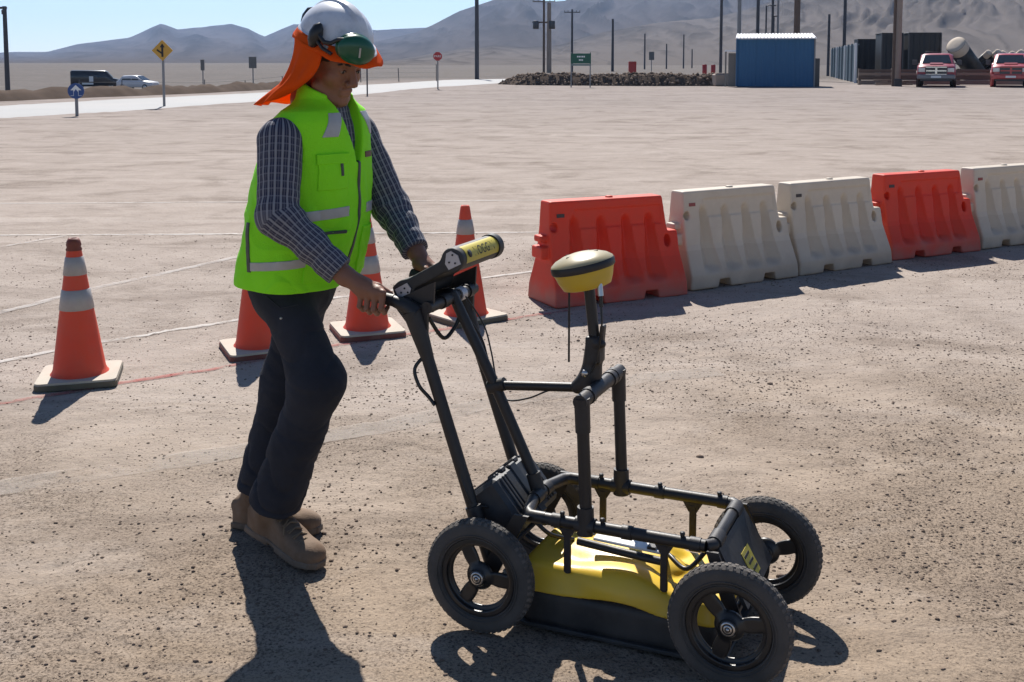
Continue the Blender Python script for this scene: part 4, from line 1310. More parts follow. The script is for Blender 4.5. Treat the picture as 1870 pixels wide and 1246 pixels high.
# ---- trousers
def crease(t):
    return -(1 - np.abs(np.sin(np.pi * t))) ** 3
def trouser_sdf(p):
    x, y, z = p[:, 0], p[:, 1], p[:, 2]
    d = np.maximum(s_ell(p, (-1.124, .030, .90), (.128, .176, .19)), z - .985)
    for hp, kn, an, s, hemr in ((HIPR, KNR, ANR, -1, .084), (HIPL, KNL, ANL, 1, .080)):
        kn_, an_, hp_ = np.array(kn), np.array(an), np.array(hp)
        h, _f = sleeve_fold(p, hp, kn, 0, 1)
        th = s_cap(p, hp, kn, .086, .075) - .006 * crease(h * 3.2 + .55 * wob(p, 13, 3.0)) * sstep(.15, .6, h)
        h2, _f = sleeve_fold(p, kn, an, 0, 1)
        sh = s_cap(p, kn, an, .076, hemr) - .0075 * crease(h2 * 4.6 + .75 * wob(p, 15, 1.0)) * (.35 + .65 * sstep(.3, .9, h2))
        n = (an_ - kn_) / np.linalg.norm(an_ - kn_)
        cut = (p - V3(*(an_ - n * .005))) @ n.astype(np.float32)
        leg = smin(th, sh, .06)
        cut2 = np.where(h2 > .5, cut, -1)
        leg = smax(leg, np.where((p - V3(*kn)) @ n.astype(np.float32) > .1, cut, -1.0), .005)
        d = smin(d, leg, .028 if s < 0 else .028)
    return d + .0035 * wob(p, 21, 5.0) + .0030 * np.abs(wob(p, 37, 3.0))
trousers, _, _ = sdf_obj('trousers', trouser_sdf, (-1.48, -.24, .06), (-.80, .28, 1.0), .0046, M_JEAN, person, PB)
# stitched seams and the little rivet on the hip pocket
MB().tube([Vector(p) - Vector(PB) for p in ((-1.10, -.150, .86), (-1.04, -.160, .83), (-.985, -.150, .842))], .0022, 6).build('pocket_seam', M_JEAN, trousers)
ball('rivet', Vector((-1.035, -.166, .800)) - Vector(PB), .004, M_STEEL, trousers, 8)

# ---- boots
def boot(name, heel, toe, ank, sole_up):
    heel = np.array(heel); toe = np.array(toe); ank = np.array(ank)
    f = toe - heel; L_ = np.linalg.norm(f); f = f / L_
    left = np.cross((0, 0, 1), f); left /= np.linalg.norm(left); up = np.cross(f, left)
    Mx = np.stack([f, left, up], 1).astype(np.float32)
    org = heel.astype(np.float32)
    la = (ank - heel) @ Mx
    def loc(p): return (p - org) @ Mx
    def foot(q, g):
        t = np.clip(q[:, 0] / L_, 0, 1)
        half = np.interp(t, [0, .12, .35, .62, .82, .95, 1], [.030, .036, .034, .046, .048, .036, .016]) + g
        return np.maximum(np.abs(q[:, 1] - .004 * np.sin(t * 3)) - half, np.maximum(-q[:, 0] - .002 - g, q[:, 0] - L_ - g))
    def up_sdf(p):
        q = loc(p)
        t = np.clip(q[:, 0] / L_, 0, 1)
        top = np.interp(t, [0, .25, .42, .62, .80, .93, 1], [.105, .110, .100, .078, .062, .050, .030])
        d = smax(foot(q, .0), q[:, 2] - top, .028)
        d = smin(d, s_cap(q, (.055, 0, .06), (la[0], la[1], la[2] + .05), .044, .047), .02)
        d = smin(d, s_ell(q, (L_ - .055, 0, .040), (.058, .046, .034)), .012)
        d = smax(d, .014 - q[:, 2], .004)
        return d + wob(p, 60, 2.) * .0012
    def so_sdf(p):
        q = loc(p)
        t = np.clip(q[:, 0] / L_, 0, 1)
        toe_up = .008 * sstep(.75, 1.0, t)
        d = smax(foot(q, .0045), np.maximum(q[:, 2] - .022 - toe_up, toe_up - .002 - q[:, 2]), .005)
        arch = np.maximum(np.abs(q[:, 0] - L_ * .40) - .018, q[:, 2] - .008)
        return smax(d, -arch, .004)
    lo = np.minimum(np.minimum(heel, toe), ank) - .07; hi = np.maximum(np.maximum(heel, toe), ank) + np.array((.07, .07, .11))
    b, _, _ = sdf_obj('boot', up_sdf, lo, hi, .0040, M_BOOT, person, PB)
    sdf_obj('sole', so_sdf, lo, hi, .0040, M_SOLE, b, PB)
    def wpt(a, b_, c): return Vector(org + Mx @ np.array((a, b_, c), dtype=np.float32)) - Vector(PB)
    for k in range(5):
        t = .44 + .075 * k
        z = np.interp(t, [.42, .62, .80], [.106, .082, .066])
        MB().tube([wpt(t * L_, -.026, z - .006), wpt((t + .02) * L_, 0, z + .003), wpt((t + .03) * L_, .026, z - .006)], .0026, 6).build('lace', M_LACE, b)
        MB().tube([wpt(t * L_, .026, z - .006), wpt((t + .02) * L_, 0, z + .0035), wpt((t + .03) * L_, -.026, z - .006)], .0026, 6).build('lace', M_LACE, b)
    MB().tube([wpt(.50 * L_, .0, .100), wpt(.54 * L_, -.026, .096), wpt(.60 * L_, -.042, .076)], .0024, 6).build('lace', M_LACE, b)
    return b
boot('boot', (-1.262, -.018, .052), (-.955, -.103, .004), ANR, 1)
boot('boot', (-1.405, .080, .004), (-1.105, .128, .004), ANL, 0)

# ---- helmet
RZ = .072
def helmet_sdf(p):
    q = HL(p)
    d = s_ell(q, (-.006, 0, .080), (.122, .104, .104))
    ridge_ = np.maximum(s_ell(q, (-.008, 0, .083), (.124, .106, .108)), np.abs(q[:, 1]) - .018)
    d = smin(d, ridge_, .008)
    d = smax(d, RZ - q[:, 2], .006)
    lip = np.maximum(s_ell(q, (-.002, 0, RZ + .002), (.130, .112, .09)), np.abs(q[:, 2] - RZ - .003) - .005)
    d = smin(d, lip, .006)
    peak = np.maximum(s_ell(q, (.035, 0, RZ - .002), (.112, .090, .016)), -q[:, 0])
    d = smin(d, peak, .008)
    ins = s_ell(q, (-.006, 0, .076), (.116, .098, .098))
    return smax(d, -ins, .003)
helmet, _, _ = sdf_obj('helmet', helmet_sdf, HC - .20, HC + .24, .0038, M_HELM, person, PB)
# ear defenders folded up on both sides of the helmet
def rel(q): return Vector(HW(q)) - Vector(PB)
for s, ang in ((-1, R(-23)), (1, R(128))):
    co, si = math.cos(ang), math.sin(ang)
    ec = np.array((.120 * co + .028 * co, .104 * si + .028 * si, .088 if s < 0 else .10), dtype=np.float32)   # cup centre
    Mr = np.array(Matrix.Rotation(ang, 3, 'Z') @ Matrix.Rotation(R(90), 3, 'Z') @ Matrix.Rotation(R(8), 3, 'Y'), dtype=np.float32)   # x along the shell, y inwards
    def cup(p):
        q = (HL(p) - ec) @ Mr
        d = s_ell(q, (0, 0, 0), (.060, .030, .045))
        d = smax(d, q[:, 1] - .016, .008)
        rim_ = np.maximum(s_ell(q, (0, .014, 0), (.062, .012, .047)), q[:, 1] - .024)
        return smin(d, rim_, .004)
    c_o, _, _ = sdf_obj('ear_defender', cup, HC - .24, HC + .26, .0038, M_GREENCUP, person, PB)
    def er(t, o, z):          # along the shell behind the cup, off the shell, height
        a2 = ang + s * t
        return rel((math.cos(a2) * (.120 + o), math.sin(a2) * (.105 + o), z))
    MB().tube([er(.98, .002, .128), er(.98, .008, .118), er(.98, .013, .098), er(.98, .013, .078), er(.98, .010, .062), er(.98, .006, .054)], [.006, .016, .021, .021, .016, .006], 16).build('pivot', M_BLKPL, c_o)
    MB().tube([er(.90, .020, .100), er(.70, .024, .086), er(.55, .028, .090), er(.42, .034, .108), er(.2, .040, .118)], .0065, 10).build('arm', M_BLKPL, c_o)
    MB().tube([er(.90, .020, .082), er(.70, .024, .066), er(.48, .030, .060)], .0055, 10).build('arm', M_BLKPL, c_o)
    MB().box(er(.68, .010, .062), (.010, .004, .013), HM, .002).build('buckle', M_REFL, c_o)
    MB().tube([rel(ec + Mr @ np.array((-.004, -.0305, .016), dtype=np.float32)), rel(ec + Mr @ np.array((.004, -.0312, -.012), dtype=np.float32))], .003, 6).build('emblem', M_REFL, c_o)

# ---- orange sun brim and neck cloth
def rim_pt(th, grow=0.0, z=.050):
    c, sn = math.cos(th), math.sin(th)
    fx = (.132 + grow) if c > 0 else (.130 + grow)
    return Vector((c * fx - .002, sn * (.114 + grow), z))
NT = 72
bv = []
for i in range(NT):
    th = 2 * math.pi * i / NT
    fr_ = max(0, math.cos(th))
    for j in range(5):
        t = j / 4
        g = t * (.012 + .026 * fr_)
        z = RZ + .006 - t * (.030 + .006 * fr_) + .0035 * math.sin(th * 9) * t
        bv.append(Vector(HW(rim_pt(th, g - .004, z))) - Vector(PB))
bi = np.arange(NT * 5).reshape(NT, 5)
bq = [(bi[i, j], bi[(i + 1) % NT, j], bi[(i + 1) % NT, j + 1], bi[i, j + 1]) for i in range(NT) for j in range(4)]
def cloth(name, vs, qs, m, parent, th=.0016):
    me_ = np_mesh(name, np.array([tuple(a) for a in vs]), np.array(qs))
    o = link(name, me_, parent, m)
    md = o.modifiers.new('thick', 'SOLIDIFY'); md.thickness = th
    return o
sunhat = cloth('sun_brim', bv, bq, M_ORANGE, person)
# neck cloth: hangs from the rim at sides and back, blown back and resting on the shoulders
NTH, NSV = 60, 34
cv = []
for i in range(NTH):
    t = i / (NTH - 1)
    th = R(112) + (R(296) - R(112)) * t             # left temple round the back to the right temple
    top = Vector(HW(rim_pt(th, .006, RZ - .016)))
    # lower hem along the shoulders
    k = (t - .5) * 2
    bot = Vector((-1.192 + .162 * abs(k) ** 1.8, .03 - .160 * math.sin(2.2 * k), 1.432 + .042 * k ** 4))
    for j in range(NSV):
        s = j / (NSV - 1)
        p = top.lerp(bot, s); sx = s ** 2.3; p.x = top.x + (bot.x - top.x) * sx; p.y = top.y + (bot.y - top.y) * s ** 1.2
        out = Vector((math.cos(th), math.sin(th), 0)); out = Vector(HMn @ np.array(out))
        sag = math.sin(math.pi * s) * (.004 - .020 * (1 - abs(k)))
        fold = .0085 * math.sin(t * 46 + 2.2 * math.sin(s * 4)) * s ** .8 + .006 * math.sin(t * 19 + s * 5) * s
        p += out * (sag + fold)
        if s > .7: p.z += .012 * math.sin((s - .7) / .3 * math.pi) * (1 - abs(k)) 
        cv.append(p - Vector(PB))
ci = np.arange(NTH * NSV).reshape(NTH, NSV)
cq = np.stack([ci[:-1, :-1], ci[1:, :-1], ci[1:, 1:], ci[:-1, 1:]], -1).reshape(-1, 4)
cloth('neck_cloth', cv, cq, M_ORANGE, person)

# =================================================================== CONES
M_CONE = translucent(mat('orange_red_pvc', (.74, .080, .034), .5, 0, .08, 6, .03, 60, .30, (.42, .17, .12), 7, .4, dthr=.56), .18)
M_CONEB = mat('white_painted_base', (.44, .395, .33), .85, 0, .12, 12, .1, 60, .55, (.42, .36, .30), 9)
M_CONEE = mat('dark_base_edge', (.17, .05, .04), .8, 0, .25, 12, .1, 60, .4, (.22, .18, .14), 9)
M_CONEE2 = mat('brown_base_edge', (.11, .095, .070), .85, 0, .25, 12, .1, 60, .4, (.20, .17, .13), 9)
M_SLEEVE = mat('grey_reflective_sleeve', (.36, .335, .325), .45, .1, .10, 30, .05, 200, .35, (.25, .21, .19), 10)
M_CONETIP = mat('scuffed_cone_tip', (.16, .035, .02), .6, 0, .3, 30)
CB, CH_, CT = .128, .700, .027      # radius at the base, height, radius at the top
def crad(z): return CB + (CT - CB) * (z - .035) / (CH_ - .035)
CONE_BODY = MB().lathe([(CB + .012, .034), (CB + .003, .045), (crad(.06), .06), (crad(.3), .3), (crad(.62), .62), (crad(.69), .69), (CT - .004, .70), (CT - .012, .70), (CT - .016, .66)], 40).mesh('body')
def sleeve(z0, z1): return MB().lathe([(crad(z0), z0), (crad(z0) + .0035, z0 + .002), (crad(z1) + .0035, z1 - .002), (crad(z1), z1)], 40).mesh('sleeve')
SL1, SL2 = sleeve(.355, .455), sleeve(.525, .615)
CONE_TIP = MB().lathe([(crad(.645) + .002, .645), (crad(.655) + .005, .650), (crad(.668) + .001, .662), (crad(.672) + .005, .672), (crad(.69) + .004, .690), (CT - .002, .705), (CT - .012, .705), (CT - .014, .66)], 32).mesh('tip')
def rr_square(h, r, n=5):
    out = []
    for cx, cy, a0 in ((h - r, h - r, 0), (-h + r, h - r, 90), (-h + r, -h + r, 180), (h - r, -h + r, 270)):
        for k in range(n + 1):
            a = R(a0 + 90 * k / n); out.append((cx + r * math.cos(a), cy + r * math.sin(a)))
    return out
BASE_T = MB().prism(rr_square(.186, .03), .024, .036).mesh('base_top')
BASE_E = MB().prism(rr_square(.190, .03), .0, .0255).mesh('base')
cones = [((-2.14, 5.47), R(14), 'traffic cone with dark ringed tip, leftmost, nearest the left edge', M_CONEE2, True),
         ((-1.375, 6.03), R(24), 'traffic cone half hidden behind the legs of the man', M_CONEE, False),
         ((-.84, 6.43), R(20), 'traffic cone with red-edged base directly behind the gripping hand', M_CONEE, False),
         ((-.28, 6.80), R(38), 'farthest traffic cone, seen behind the cart handle poles', M_CONEE2, False)]
for (x, y), a, lab, em, tip in cones:
    c = thing('traffic_cone', lab, 'traffic cone', (x, y, float(terrain(x, y)) + .002), a, 'traffic cones along the red line')
    link('base', BASE_E if em is M_CONEE else BASE_E.copy(), c, em)
    link('base_top', BASE_T, c, M_CONEB)
    link('cone_body', CONE_BODY, c, M_CONE)
    link('reflective_sleeve', SL1, c, M_SLEEVE)
    link('reflective_sleeve', SL2, c, M_SLEEVE)
    if tip: link('tip', CONE_TIP, c, M_CONETIP)
    c.rotation_euler = (R(random.uniform(-.8, .8)), R(random.uniform(-1, 1)), a)

# =================================================================== WATER-FILLED BARRIERS
def barrier_sdf(p):
    x, y, z = p[:, 0], p[:, 1], p[:, 2]
    # half depth by height: plinth, flared foot, steep upper wall
    hd = np.interp(z, [0, .095, .125, .30, .48, .67], [.205, .200, .190, .118, .083, .068])
    he = np.interp(z, [0, .10, .30, .48, .67], [.505, .500, .488, .484, .480])
    rib = np.zeros_like(x)
    for c in (-.30, -.10, .09, .27):
        t = np.abs(x - c) / (.040 + .12 * np.clip(.45 - z, 0, .3))
        rib = np.maximum(rib, np.clip(1 - t, 0, 1) ** .7)
    dep = .060 * sstep(.10, .16, z) * sstep(.585, .50, z)
    face = np.abs(y) - hd + dep * rib
    d = smax(face * .93, np.abs(x) - he, .016)
    d = smax(d, np.maximum(z - .668, -z), .014)
    # recessed upper field and the raised end frames
    rec = np.maximum(np.maximum(np.abs(x - .03) - .33, np.abs(z - .545) - .060), hd - .010 - np.abs(y))
    d = smax(d, -rec, .012)
    # fork slots through the foot
    for c in (-.20, .22):
        d = smax(d, -np.maximum(np.abs(x - c) - .060 + (z * .25), z - .055), .010)
    # right end: upper part stepped back leaving a shelf
    d = smax(d, -np.maximum(.375 + (.67 - z) * .14 - x, .430 - z), .012)
    # hole in the shelf corner, see-through
    d = smax(d, -np.sqrt(((x - .395) / .62) ** 2 + (z - .365) ** 2) + .040, .008)
    # left end: tongue that laps the neighbour's shelf, with pin hole and stepped lugs
    tong = s_box(p, (-.492, 0, .425), (.045, .050, .022), .012)
    d = smin(d, tong, .008)
    lug = s_box(p, (-.500, 0, .335), (.040, .075, .040), .012)
    d = smin(d, lug, .008)
    d = smax(d, -np.maximum(np.sqrt((x + .452) ** 2 + ((z - .50) * .8) ** 2) - .024, -.2), .008)
    plug = np.maximum(np.sqrt((x + .415) ** 2 + (z - .60) ** 2) - .022, np.abs(y) - .086)
    return d
bvv, bqq = surface(barrier_sdf, (-.56, -.22, -.01), (.53, .22, .69), .0072)
def barrier_mat(name, col, dirtcol, thr):
    m = mat(name, col, .48, 0, .06, 3., .05, 30, .45, dirtcol, 3.2, .4, dthr=thr)
    nt = m.node_tree; L = nt.links; b = nt.nodes['Principled BSDF']
    src = b.inputs['Base Color'].links[0].from_socket
    tc = node(nt, 'ShaderNodeTexCoord'); sep = node(nt, 'ShaderNodeSeparateXYZ'); L.new(tc.outputs['Object'], sep.inputs[0])
    # water standing inside shows through the wall as a slightly deeper tone
    r = node(nt, 'ShaderNodeMapRange'); r.inputs['From Min'].default_value = .262; r.inputs['From Max'].default_value = .266; r.inputs['To Min'].default_value = .26; r.inputs['To Max'].default_value = 0
    L.new(sep.outputs['Z'], r.inputs['Value'])
    x = node(nt, 'ShaderNodeMixRGB', blend_type='MULTIPLY'); x.inputs[2].default_value = (.70, .66, .64, 1)
    L.new(r.outputs['Result'], x.inputs['Fac']); L.new(src, x.inputs[1])
    # dust splashed up from the ground
    n = node(nt, 'ShaderNodeTexNoise', i_Scale=9., i_Detail=6.); L.new(tc.outputs['Object'], n.inputs['Vector'])
    a = node(nt, 'ShaderNodeMath', operation='MULTIPLY_ADD'); a.inputs[1].default_value = .22; L.new(n.outputs['Fac'], a.inputs[0])
    ng = node(nt, 'ShaderNodeMath', operation='MULTIPLY'); ng.inputs[1].default_value = -1.0; L.new(sep.outputs['Z'], ng.inputs[0]); L.new(ng.outputs[0], a.inputs[2])
    r2 = node(nt, 'ShaderNodeMapRange'); r2.inputs['From Min'].default_value = -.06; r2.inputs['From Max'].default_value = .10; r2.inputs['To Max'].default_value = .55
    L.new(a.outputs[0], r2.inputs['Value'])
    x2 = node(nt, 'ShaderNodeMixRGB'); x2.inputs[2].default_value = (.30, .25, .21, 1)
    L.new(r2.outputs['Result'], x2.inputs['Fac']); L.new(x.outputs['Color'], x2.inputs[1]); L.new(x2.outputs['Color'], b.inputs['Base Color'])
    return translucent(m, .24)
M_BR = barrier_mat('red_barrier_plastic', (.72, .062, .028), (.48, .12, .07), .54)
M_BW = barrier_mat('ivory_barrier_plastic', (.64, .565, .47), (.46, .39, .32), .52)
BM_R = np_mesh('barrier_shell', bvv, bqq); BM_W = BM_R.copy()
STK = MB().box((-.405, -.0775, .575), (.028, .0015, .012), Matrix.Rotation(R(-4), 3, 'X')).mesh('sticker')
M_STK = mat('dark_sticker', (.06, .045, .04), .6, 0, .3, 60)
M_STKR = mat('red_sticker', (.30, .07, .06), .6, 0, .3, 60)
CAPM = MB().lathe([(0, .012), (.022, .012), (.026, .006), (.026, 0)], 16, None, True, (.0, 0, .666)).mesh('filler_cap')
bars = [((.645, 7.455), 25.5, 'R', 'red plastic barrier nearest the cart, first in the row'),
        ((1.555, 8.03), 31.0, 'W', 'ivory plastic barrier next to the first red barrier'),
        ((2.43, 8.59), 32.0, 'W', 'ivory plastic barrier with dark sticker, touching the second red barrier'),
        ((3.36, 9.22), 27.5, 'R', 'red plastic barrier between two ivory barriers'),
        ((4.27, 9.75), 30.0, 'W', 'ivory plastic barrier cut off by the right edge')]
for k, ((x, y), a, c, lab) in enumerate(bars):
    b = thing('plastic_barrier', lab, 'barrier', (x, y, float(terrain(x, y))), R(a), 'water filled barriers standing in a row')
    link('shell', BM_R if c == 'R' else BM_W, b, M_BR if c == 'R' else M_BW)
    st = link('sticker', STK if k == 2 else STK.copy(), b, M_STK if k == 2 or c == 'R' else M_STKR)
    link('filler_cap', CAPM if c == 'R' else CAPM.copy(), b, M_BR if c == 'R' else M_BW)

# =================================================================== BACKGROUND THINGS
def gz(x, y): return float(terrain(x, y))
M_WOODP = mat('weathered_pole_wood', (.115, .080, .062), .85, 0, .25, 3, .3, 20)
M_DARKP = mat('dark_steel_pole', (.055, .058, .070), .6, .3, .2, 3)
M_GREYP = mat('galvanised_post', (.22, .22, .23), .55, .4, .15, 8)
M_CONCP = mat('concrete_pole', (.27, .215, .18), .85, 0, .15, 3)
M_INS = mat('insulator', (.05, .05, .055), .4, 0, .2, 20)
M_BLUE = mat('blue_steel_sheet', (.024, .110, .235), .5, 0, .10, 1.2, 0, 1, .3, (.05, .12, .22), 1.0, .4)
M_WROOF = mat('white_roof_sheet', (.78, .78, .80), .5, 0, .05, 3)
M_GREYW = mat('grey_board', (.20, .185, .17), .8, 0, .15, 3)
M_SIGNBK = mat('sign_back_grey', (.12, .125, .13), .6, .2, .15, 6)
M_YSIGN = mat('amber_sign_sheet', (.50, .27, .03), .45, 0, .08, 8)
M_BSIGN = mat('blue_sign_sheet', (.015, .06, .22), .4, 0, .08, 8)
M_GSIGN = mat('green_sign_sheet', (.006, .085, .055), .45, 0, .08, 8)
M_RSIGN = mat('red_sign_sheet', (.36, .020, .025), .45, 0, .08, 8)
M_WSIGN = mat('white_sign_print', (.70, .72, .72), .5, 0, .04, 8)
M_BPRINT = mat('sign_black_print', (.012, .012, .012), .6, 0, .04, 8)
M_GLASS = mat('dark_car_glass', (.02, .025, .03), .08, 0, .1, 4, spec=.8)
M_CHROME = mat('chrome_trim', (.62, .62, .63), .18, .9, .05, 8)
M_CTYRE = mat('car_tyre', (.018, .018, .018), .8, 0, .2, 8)
M_LAMP = mat('headlamp', (.55, .55, .56), .15, .2, .05, 8)

# ---- poles
def pole(label, x, y, h, r0, r1, m, arms=(), boxes=(), lean=0.0, name='utility_pole', group='poles along the plain', lamp=0):
    t = thing(name, label, 'pole', (x, y, gz(x, y) - .1), 0, group)
    MB().tube([(0, 0, 0), (lean * .5, 0, h * .5), (lean, 0, h)], [r0, (r0 + r1) / 2, r1], 12).build('shaft', m, t)
    for z, w in arms:
        a = MB().box((0, 0, z), (w, .05, .06)).build('cross_arm', m, t)
        for k in (-1, -.55, .55, 1):
            MB().lathe([(.0, .22), (.05, .20), (.06, .10), (.03, .04), (.03, 0)], 8, None, True, (k * w * .94, 0, z + .06)).build('insulator', M_INS, a)
    for xx, z, hw, hh in boxes:
        MB().lathe([(0, hh), (hw * .9, hh), (hw, hh * .9), (hw, -hh * .9), (hw * .9, -hh), (0, -hh)], 14, None, True, (xx, -.25, z)).build('transformer', M_INS, t)
    if lamp:
        MB().tube([(0, 0, h - .1), (lamp * .5, 0, h + .05), (lamp, 0, h + .02)], .05, 8).build('lamp_arm', m, t)
        MB().box((lamp * 1.25, 0, h), (.28, .10, .06), None, .03).build('lamp_head', M_INS, t)
    return t
p0 = pole('short dark pole with a small camera head at the left edge', -21.95, 49.2, 4.05, .11, .085, M_DARKP, name='camera_pole', group=None)
MB().box((-.10, 0, 3.98), (.20, .06, .05), None, .02).build('camera_head', M_INS, p0)
MB().box((-.05, 0, 3.80), (.07, .07, .10), None, .02).build('junction_box', M_INS, p0)
pole('tall dark lone pole rising from the end of the road', -3.05, 98.5, 12.5, .19, .15, M_DARKP)
tw = pole('double wooden pole carrying transformers and a crossarm', 4.35, 154.9, 10.3, .17, .14, M_WOODP, [(9.75, 1.55)], [(-1.1, 6.6, .42, .55), (.55 + .55, 6.6, .42, .55)])
MB().tube([(.72, 0, 0), (.72, 0, 9.6)], [.34, .26], 12).build('shaft', M_CONCP, tw)
MB().box((-.1, 0, 6.95), (1.5, .12, .10)).build('platform', M_WOODP, tw)
pole('wooden pole with short crossarm behind the green sign', 8.2, 154.9, 8.7, .17, .13, M_DARKP, [(8.3, 1.1)])
pole('bare pole standing right of the green sign', 15.2, 171.2, 8.0, .22, .16, M_DARKP)
pole('thin pole with a red painted foot beyond the rubble', 25.4, 216.9, 6.9, .17, .13, M_DARKP)
pole('thin pole beyond the rubble, right of the grey square sign', 31.5, 231, 5.2, .16, .13, M_DARKP)
pole('slender far pole standing between the rubble and blue shed', 36.5, 241, 7.3, .17, .13, M_DARKP)
pole('small far pole close left of the shed', 41.0, 258, 4.4, .16, .13, M_DARKP)
pole('tall dark pole left of the blue shed', 15.75, 85.5, 10.5, .12, .10, M_DARKP)
pole('pale concrete pole behind the left end of the blue shed', 20.0, 100, 11.5, .19, .16, M_GREYP)
pole('dark pole behind the blue shed, second from its left end', 23.8, 110, 12, .18, .15, M_DARKP)
pole('lamp post with bent head behind the blue shed', 25.5, 114, 7.2, .09, .08, M_DARKP, lamp=.55, name='lamp_post')
pole('short lamp post half hidden behind the blue shed', 27.2, 118, 6.3, .08, .07, M_DARKP, lamp=.12, name='lamp_post')
pole('left one of the close pair of poles behind the shed', 26.6, 116, 12.5, .14, .12, M_DARKP)
pole('right one of the close pair of poles behind the shed', 27.15, 116, 12.5, .12, .10, M_GREYP)
pole('thick brown wooden pole behind the right part of the shed', 23.2, 92.5, 11.5, .27, .24, M_WOODP)
pole('thin pole between the blue shed and the grey fence', 33.5, 120, 6.6, .16, .13, M_DARKP)
pole('tall pole rising behind the grey-blue fence', 35.0, 119.5, 12.5, .19, .16, M_DARKP)
fp_ = pole('thick two-tone pole in front of the black boxes', 24.05, 70.6, 8.5, .20, .18, M_CONCP)
MB().tube([(-.24, .05, 0), (-.24, .05, 8.3)], [.10, .09], 10).build('conduit', M_WOODP, fp_)
MB().box((0, 0, .28), (.24, .24, .28), None, .04).build('plinth', M_INS, fp_)

# ---- signs
def post_sign(name, label, x, y, post_h, post_r, rz=0.0, m=M_GREYP):
    t = thing(name, label, 'sign', (x, y, gz(x, y) - .05), rz)
    MB().box((0, .03, post_h / 2), (post_r, post_r, post_h / 2)).build('post', m, t)
    return t
ys = post_sign('warning_sign', 'amber diamond warning sign with black junction arrow by the road', -11.9, 38.6, 2.30, .035)
MB().prism([(0, .36), (.36, 0), (0, -.36), (-.36, 0)], 0, .02, Matrix.Rotation(R(90), 3, 'X'), (0, 0, 1.98)).build('panel', M_YSIGN, ys)
sym = MB()
rx = Matrix.Rotation(R(90), 3, 'X')
sym.prism([(-.035, -.22), (.035, -.22), (.035, .10), (.09, .10), (0, .24), (-.09, .10), (-.035, .10)], .0, .004, rx, (0, -.0215, 1.98))
sym.build('arrow', M_BPRINT, ys)
MB().prism([(-.20, .0), (-.035, -.12), (-.035, -.05), (-.17, .05)], .0, .004, rx, (0, -.0215, 1.98)).build('side_arrow', M_BPRINT, ys)
bs = post_sign('keep_sign', 'round blue sign with white upward arrow at the road edge', -12.5, 32.4, .95, .04, R(12))
MB().lathe([(0, .01), (.225, .01), (.225, -.01), (0, -.01)], 28, rx, False, (0, -.015, .78)).build('panel', M_BSIGN, bs)
MB().prism([(0, .15), (.15, .0), (.07, .0), (.07, -.15), (.15, -.15), (.15, -.16), (-.15, -.16), (-.15, -.15), (-.07, -.15), (-.07, .0), (-.15, .0)], 0, .004, rx, (0, -.0265, .80)).build('arrow', M_WSIGN, bs)
MB().prism([(0, .05), (.06, -.03), (.06, -.15), (-.06, -.15), (-.06, -.03)], 0, .004, rx, (0, -.0315, .78)).build('inner_arrow', M_BSIGN, bs)
ss = post_sign('stop_sign', 'red octagonal stop sign on a thin post across the road', -4.1, 62.5, 1.80, .035)
o8 = [(.255 * math.cos(R(22.5 + 45 * k)), .255 * math.sin(R(22.5 + 45 * k))) for k in range(8)]
MB().prism(o8, 0, .02, rx, (0, 0, 1.86)).build('panel', M_RSIGN, ss)
tmsh = text_mesh('lettering', 'PARE', .17)
for v_ in tmsh.vertices: v_.co = rx @ v_.co + Vector((0, -.024, 1.86))
link('lettering', tmsh, ss, M_WSIGN)
gs = thing('direction_sign', 'green road sign on two pale posts before the rubble bank', 'sign', (4.1, 67.7, gz(4.1, 67.7) - .05))
for xx in (-.56, .58): MB().box((xx, .04, 1.08), (.035, .035, 1.08)).build('post', M_GREYP, gs)
gp_ = MB().box((.02, 0, 1.78), (.60, .015, .30)).build('panel', M_GSIGN, gs)
MB().box((.02, 0, 1.40), (.60, .015, .055)).build('lower_strip', mat('grey_green_strip', (.14, .20, .20), .5), gs)
# two short lines of white lettering, too far away to read: row of bars
for row, (zz, ws) in enumerate(((1.89, (.07, .08, .06, .08, .07)), (1.69, (.06, .07, .06)))):
    tot = sum(ws) + .025 * (len(ws) - 1); xx = .02 - tot / 2
    for w in ws:
        MB().box((xx + w / 2, -.0165, zz), (w / 2, .0015, .045)).build('letter', M_WSIGN, gp_); xx += w + .025
b1 = post_sign('sign_back', 'narrow grey sign seen from behind, left of the wider one', -18.5, 67.7, 1.60, .03)
MB().box((0, -.01, 1.72), (.115, .012, .32)).build('panel', M_SIGNBK, b1)
b2 = post_sign('sign_back', 'wider grey square sign seen from behind, beside the man', -15.5, 67.7, 1.66, .03)
MB().box((0, -.01, 1.72), (.23, .012, .34)).build('panel', M_SIGNBK, b2)
b3 = post_sign('sign_back', 'grey square sign seen from behind above the rubble bank', 14.3, 116.1, 2.1, .04)
MB().box((0, -.01, 2.15), (.27, .015, .42)).build('panel', M_SIGNBK, b3)
b4 = post_sign('marker_post', 'thin dark marker post just right of the man’s face'.replace('’', "'"), -6.6, 51.5, 1.62, .03, 0, M_DARKP)
b4['category'] = 'post'
MB().box((0, 0, 1.50), (.08, .012, .10)).build('panel', M_WSIGN, b4)

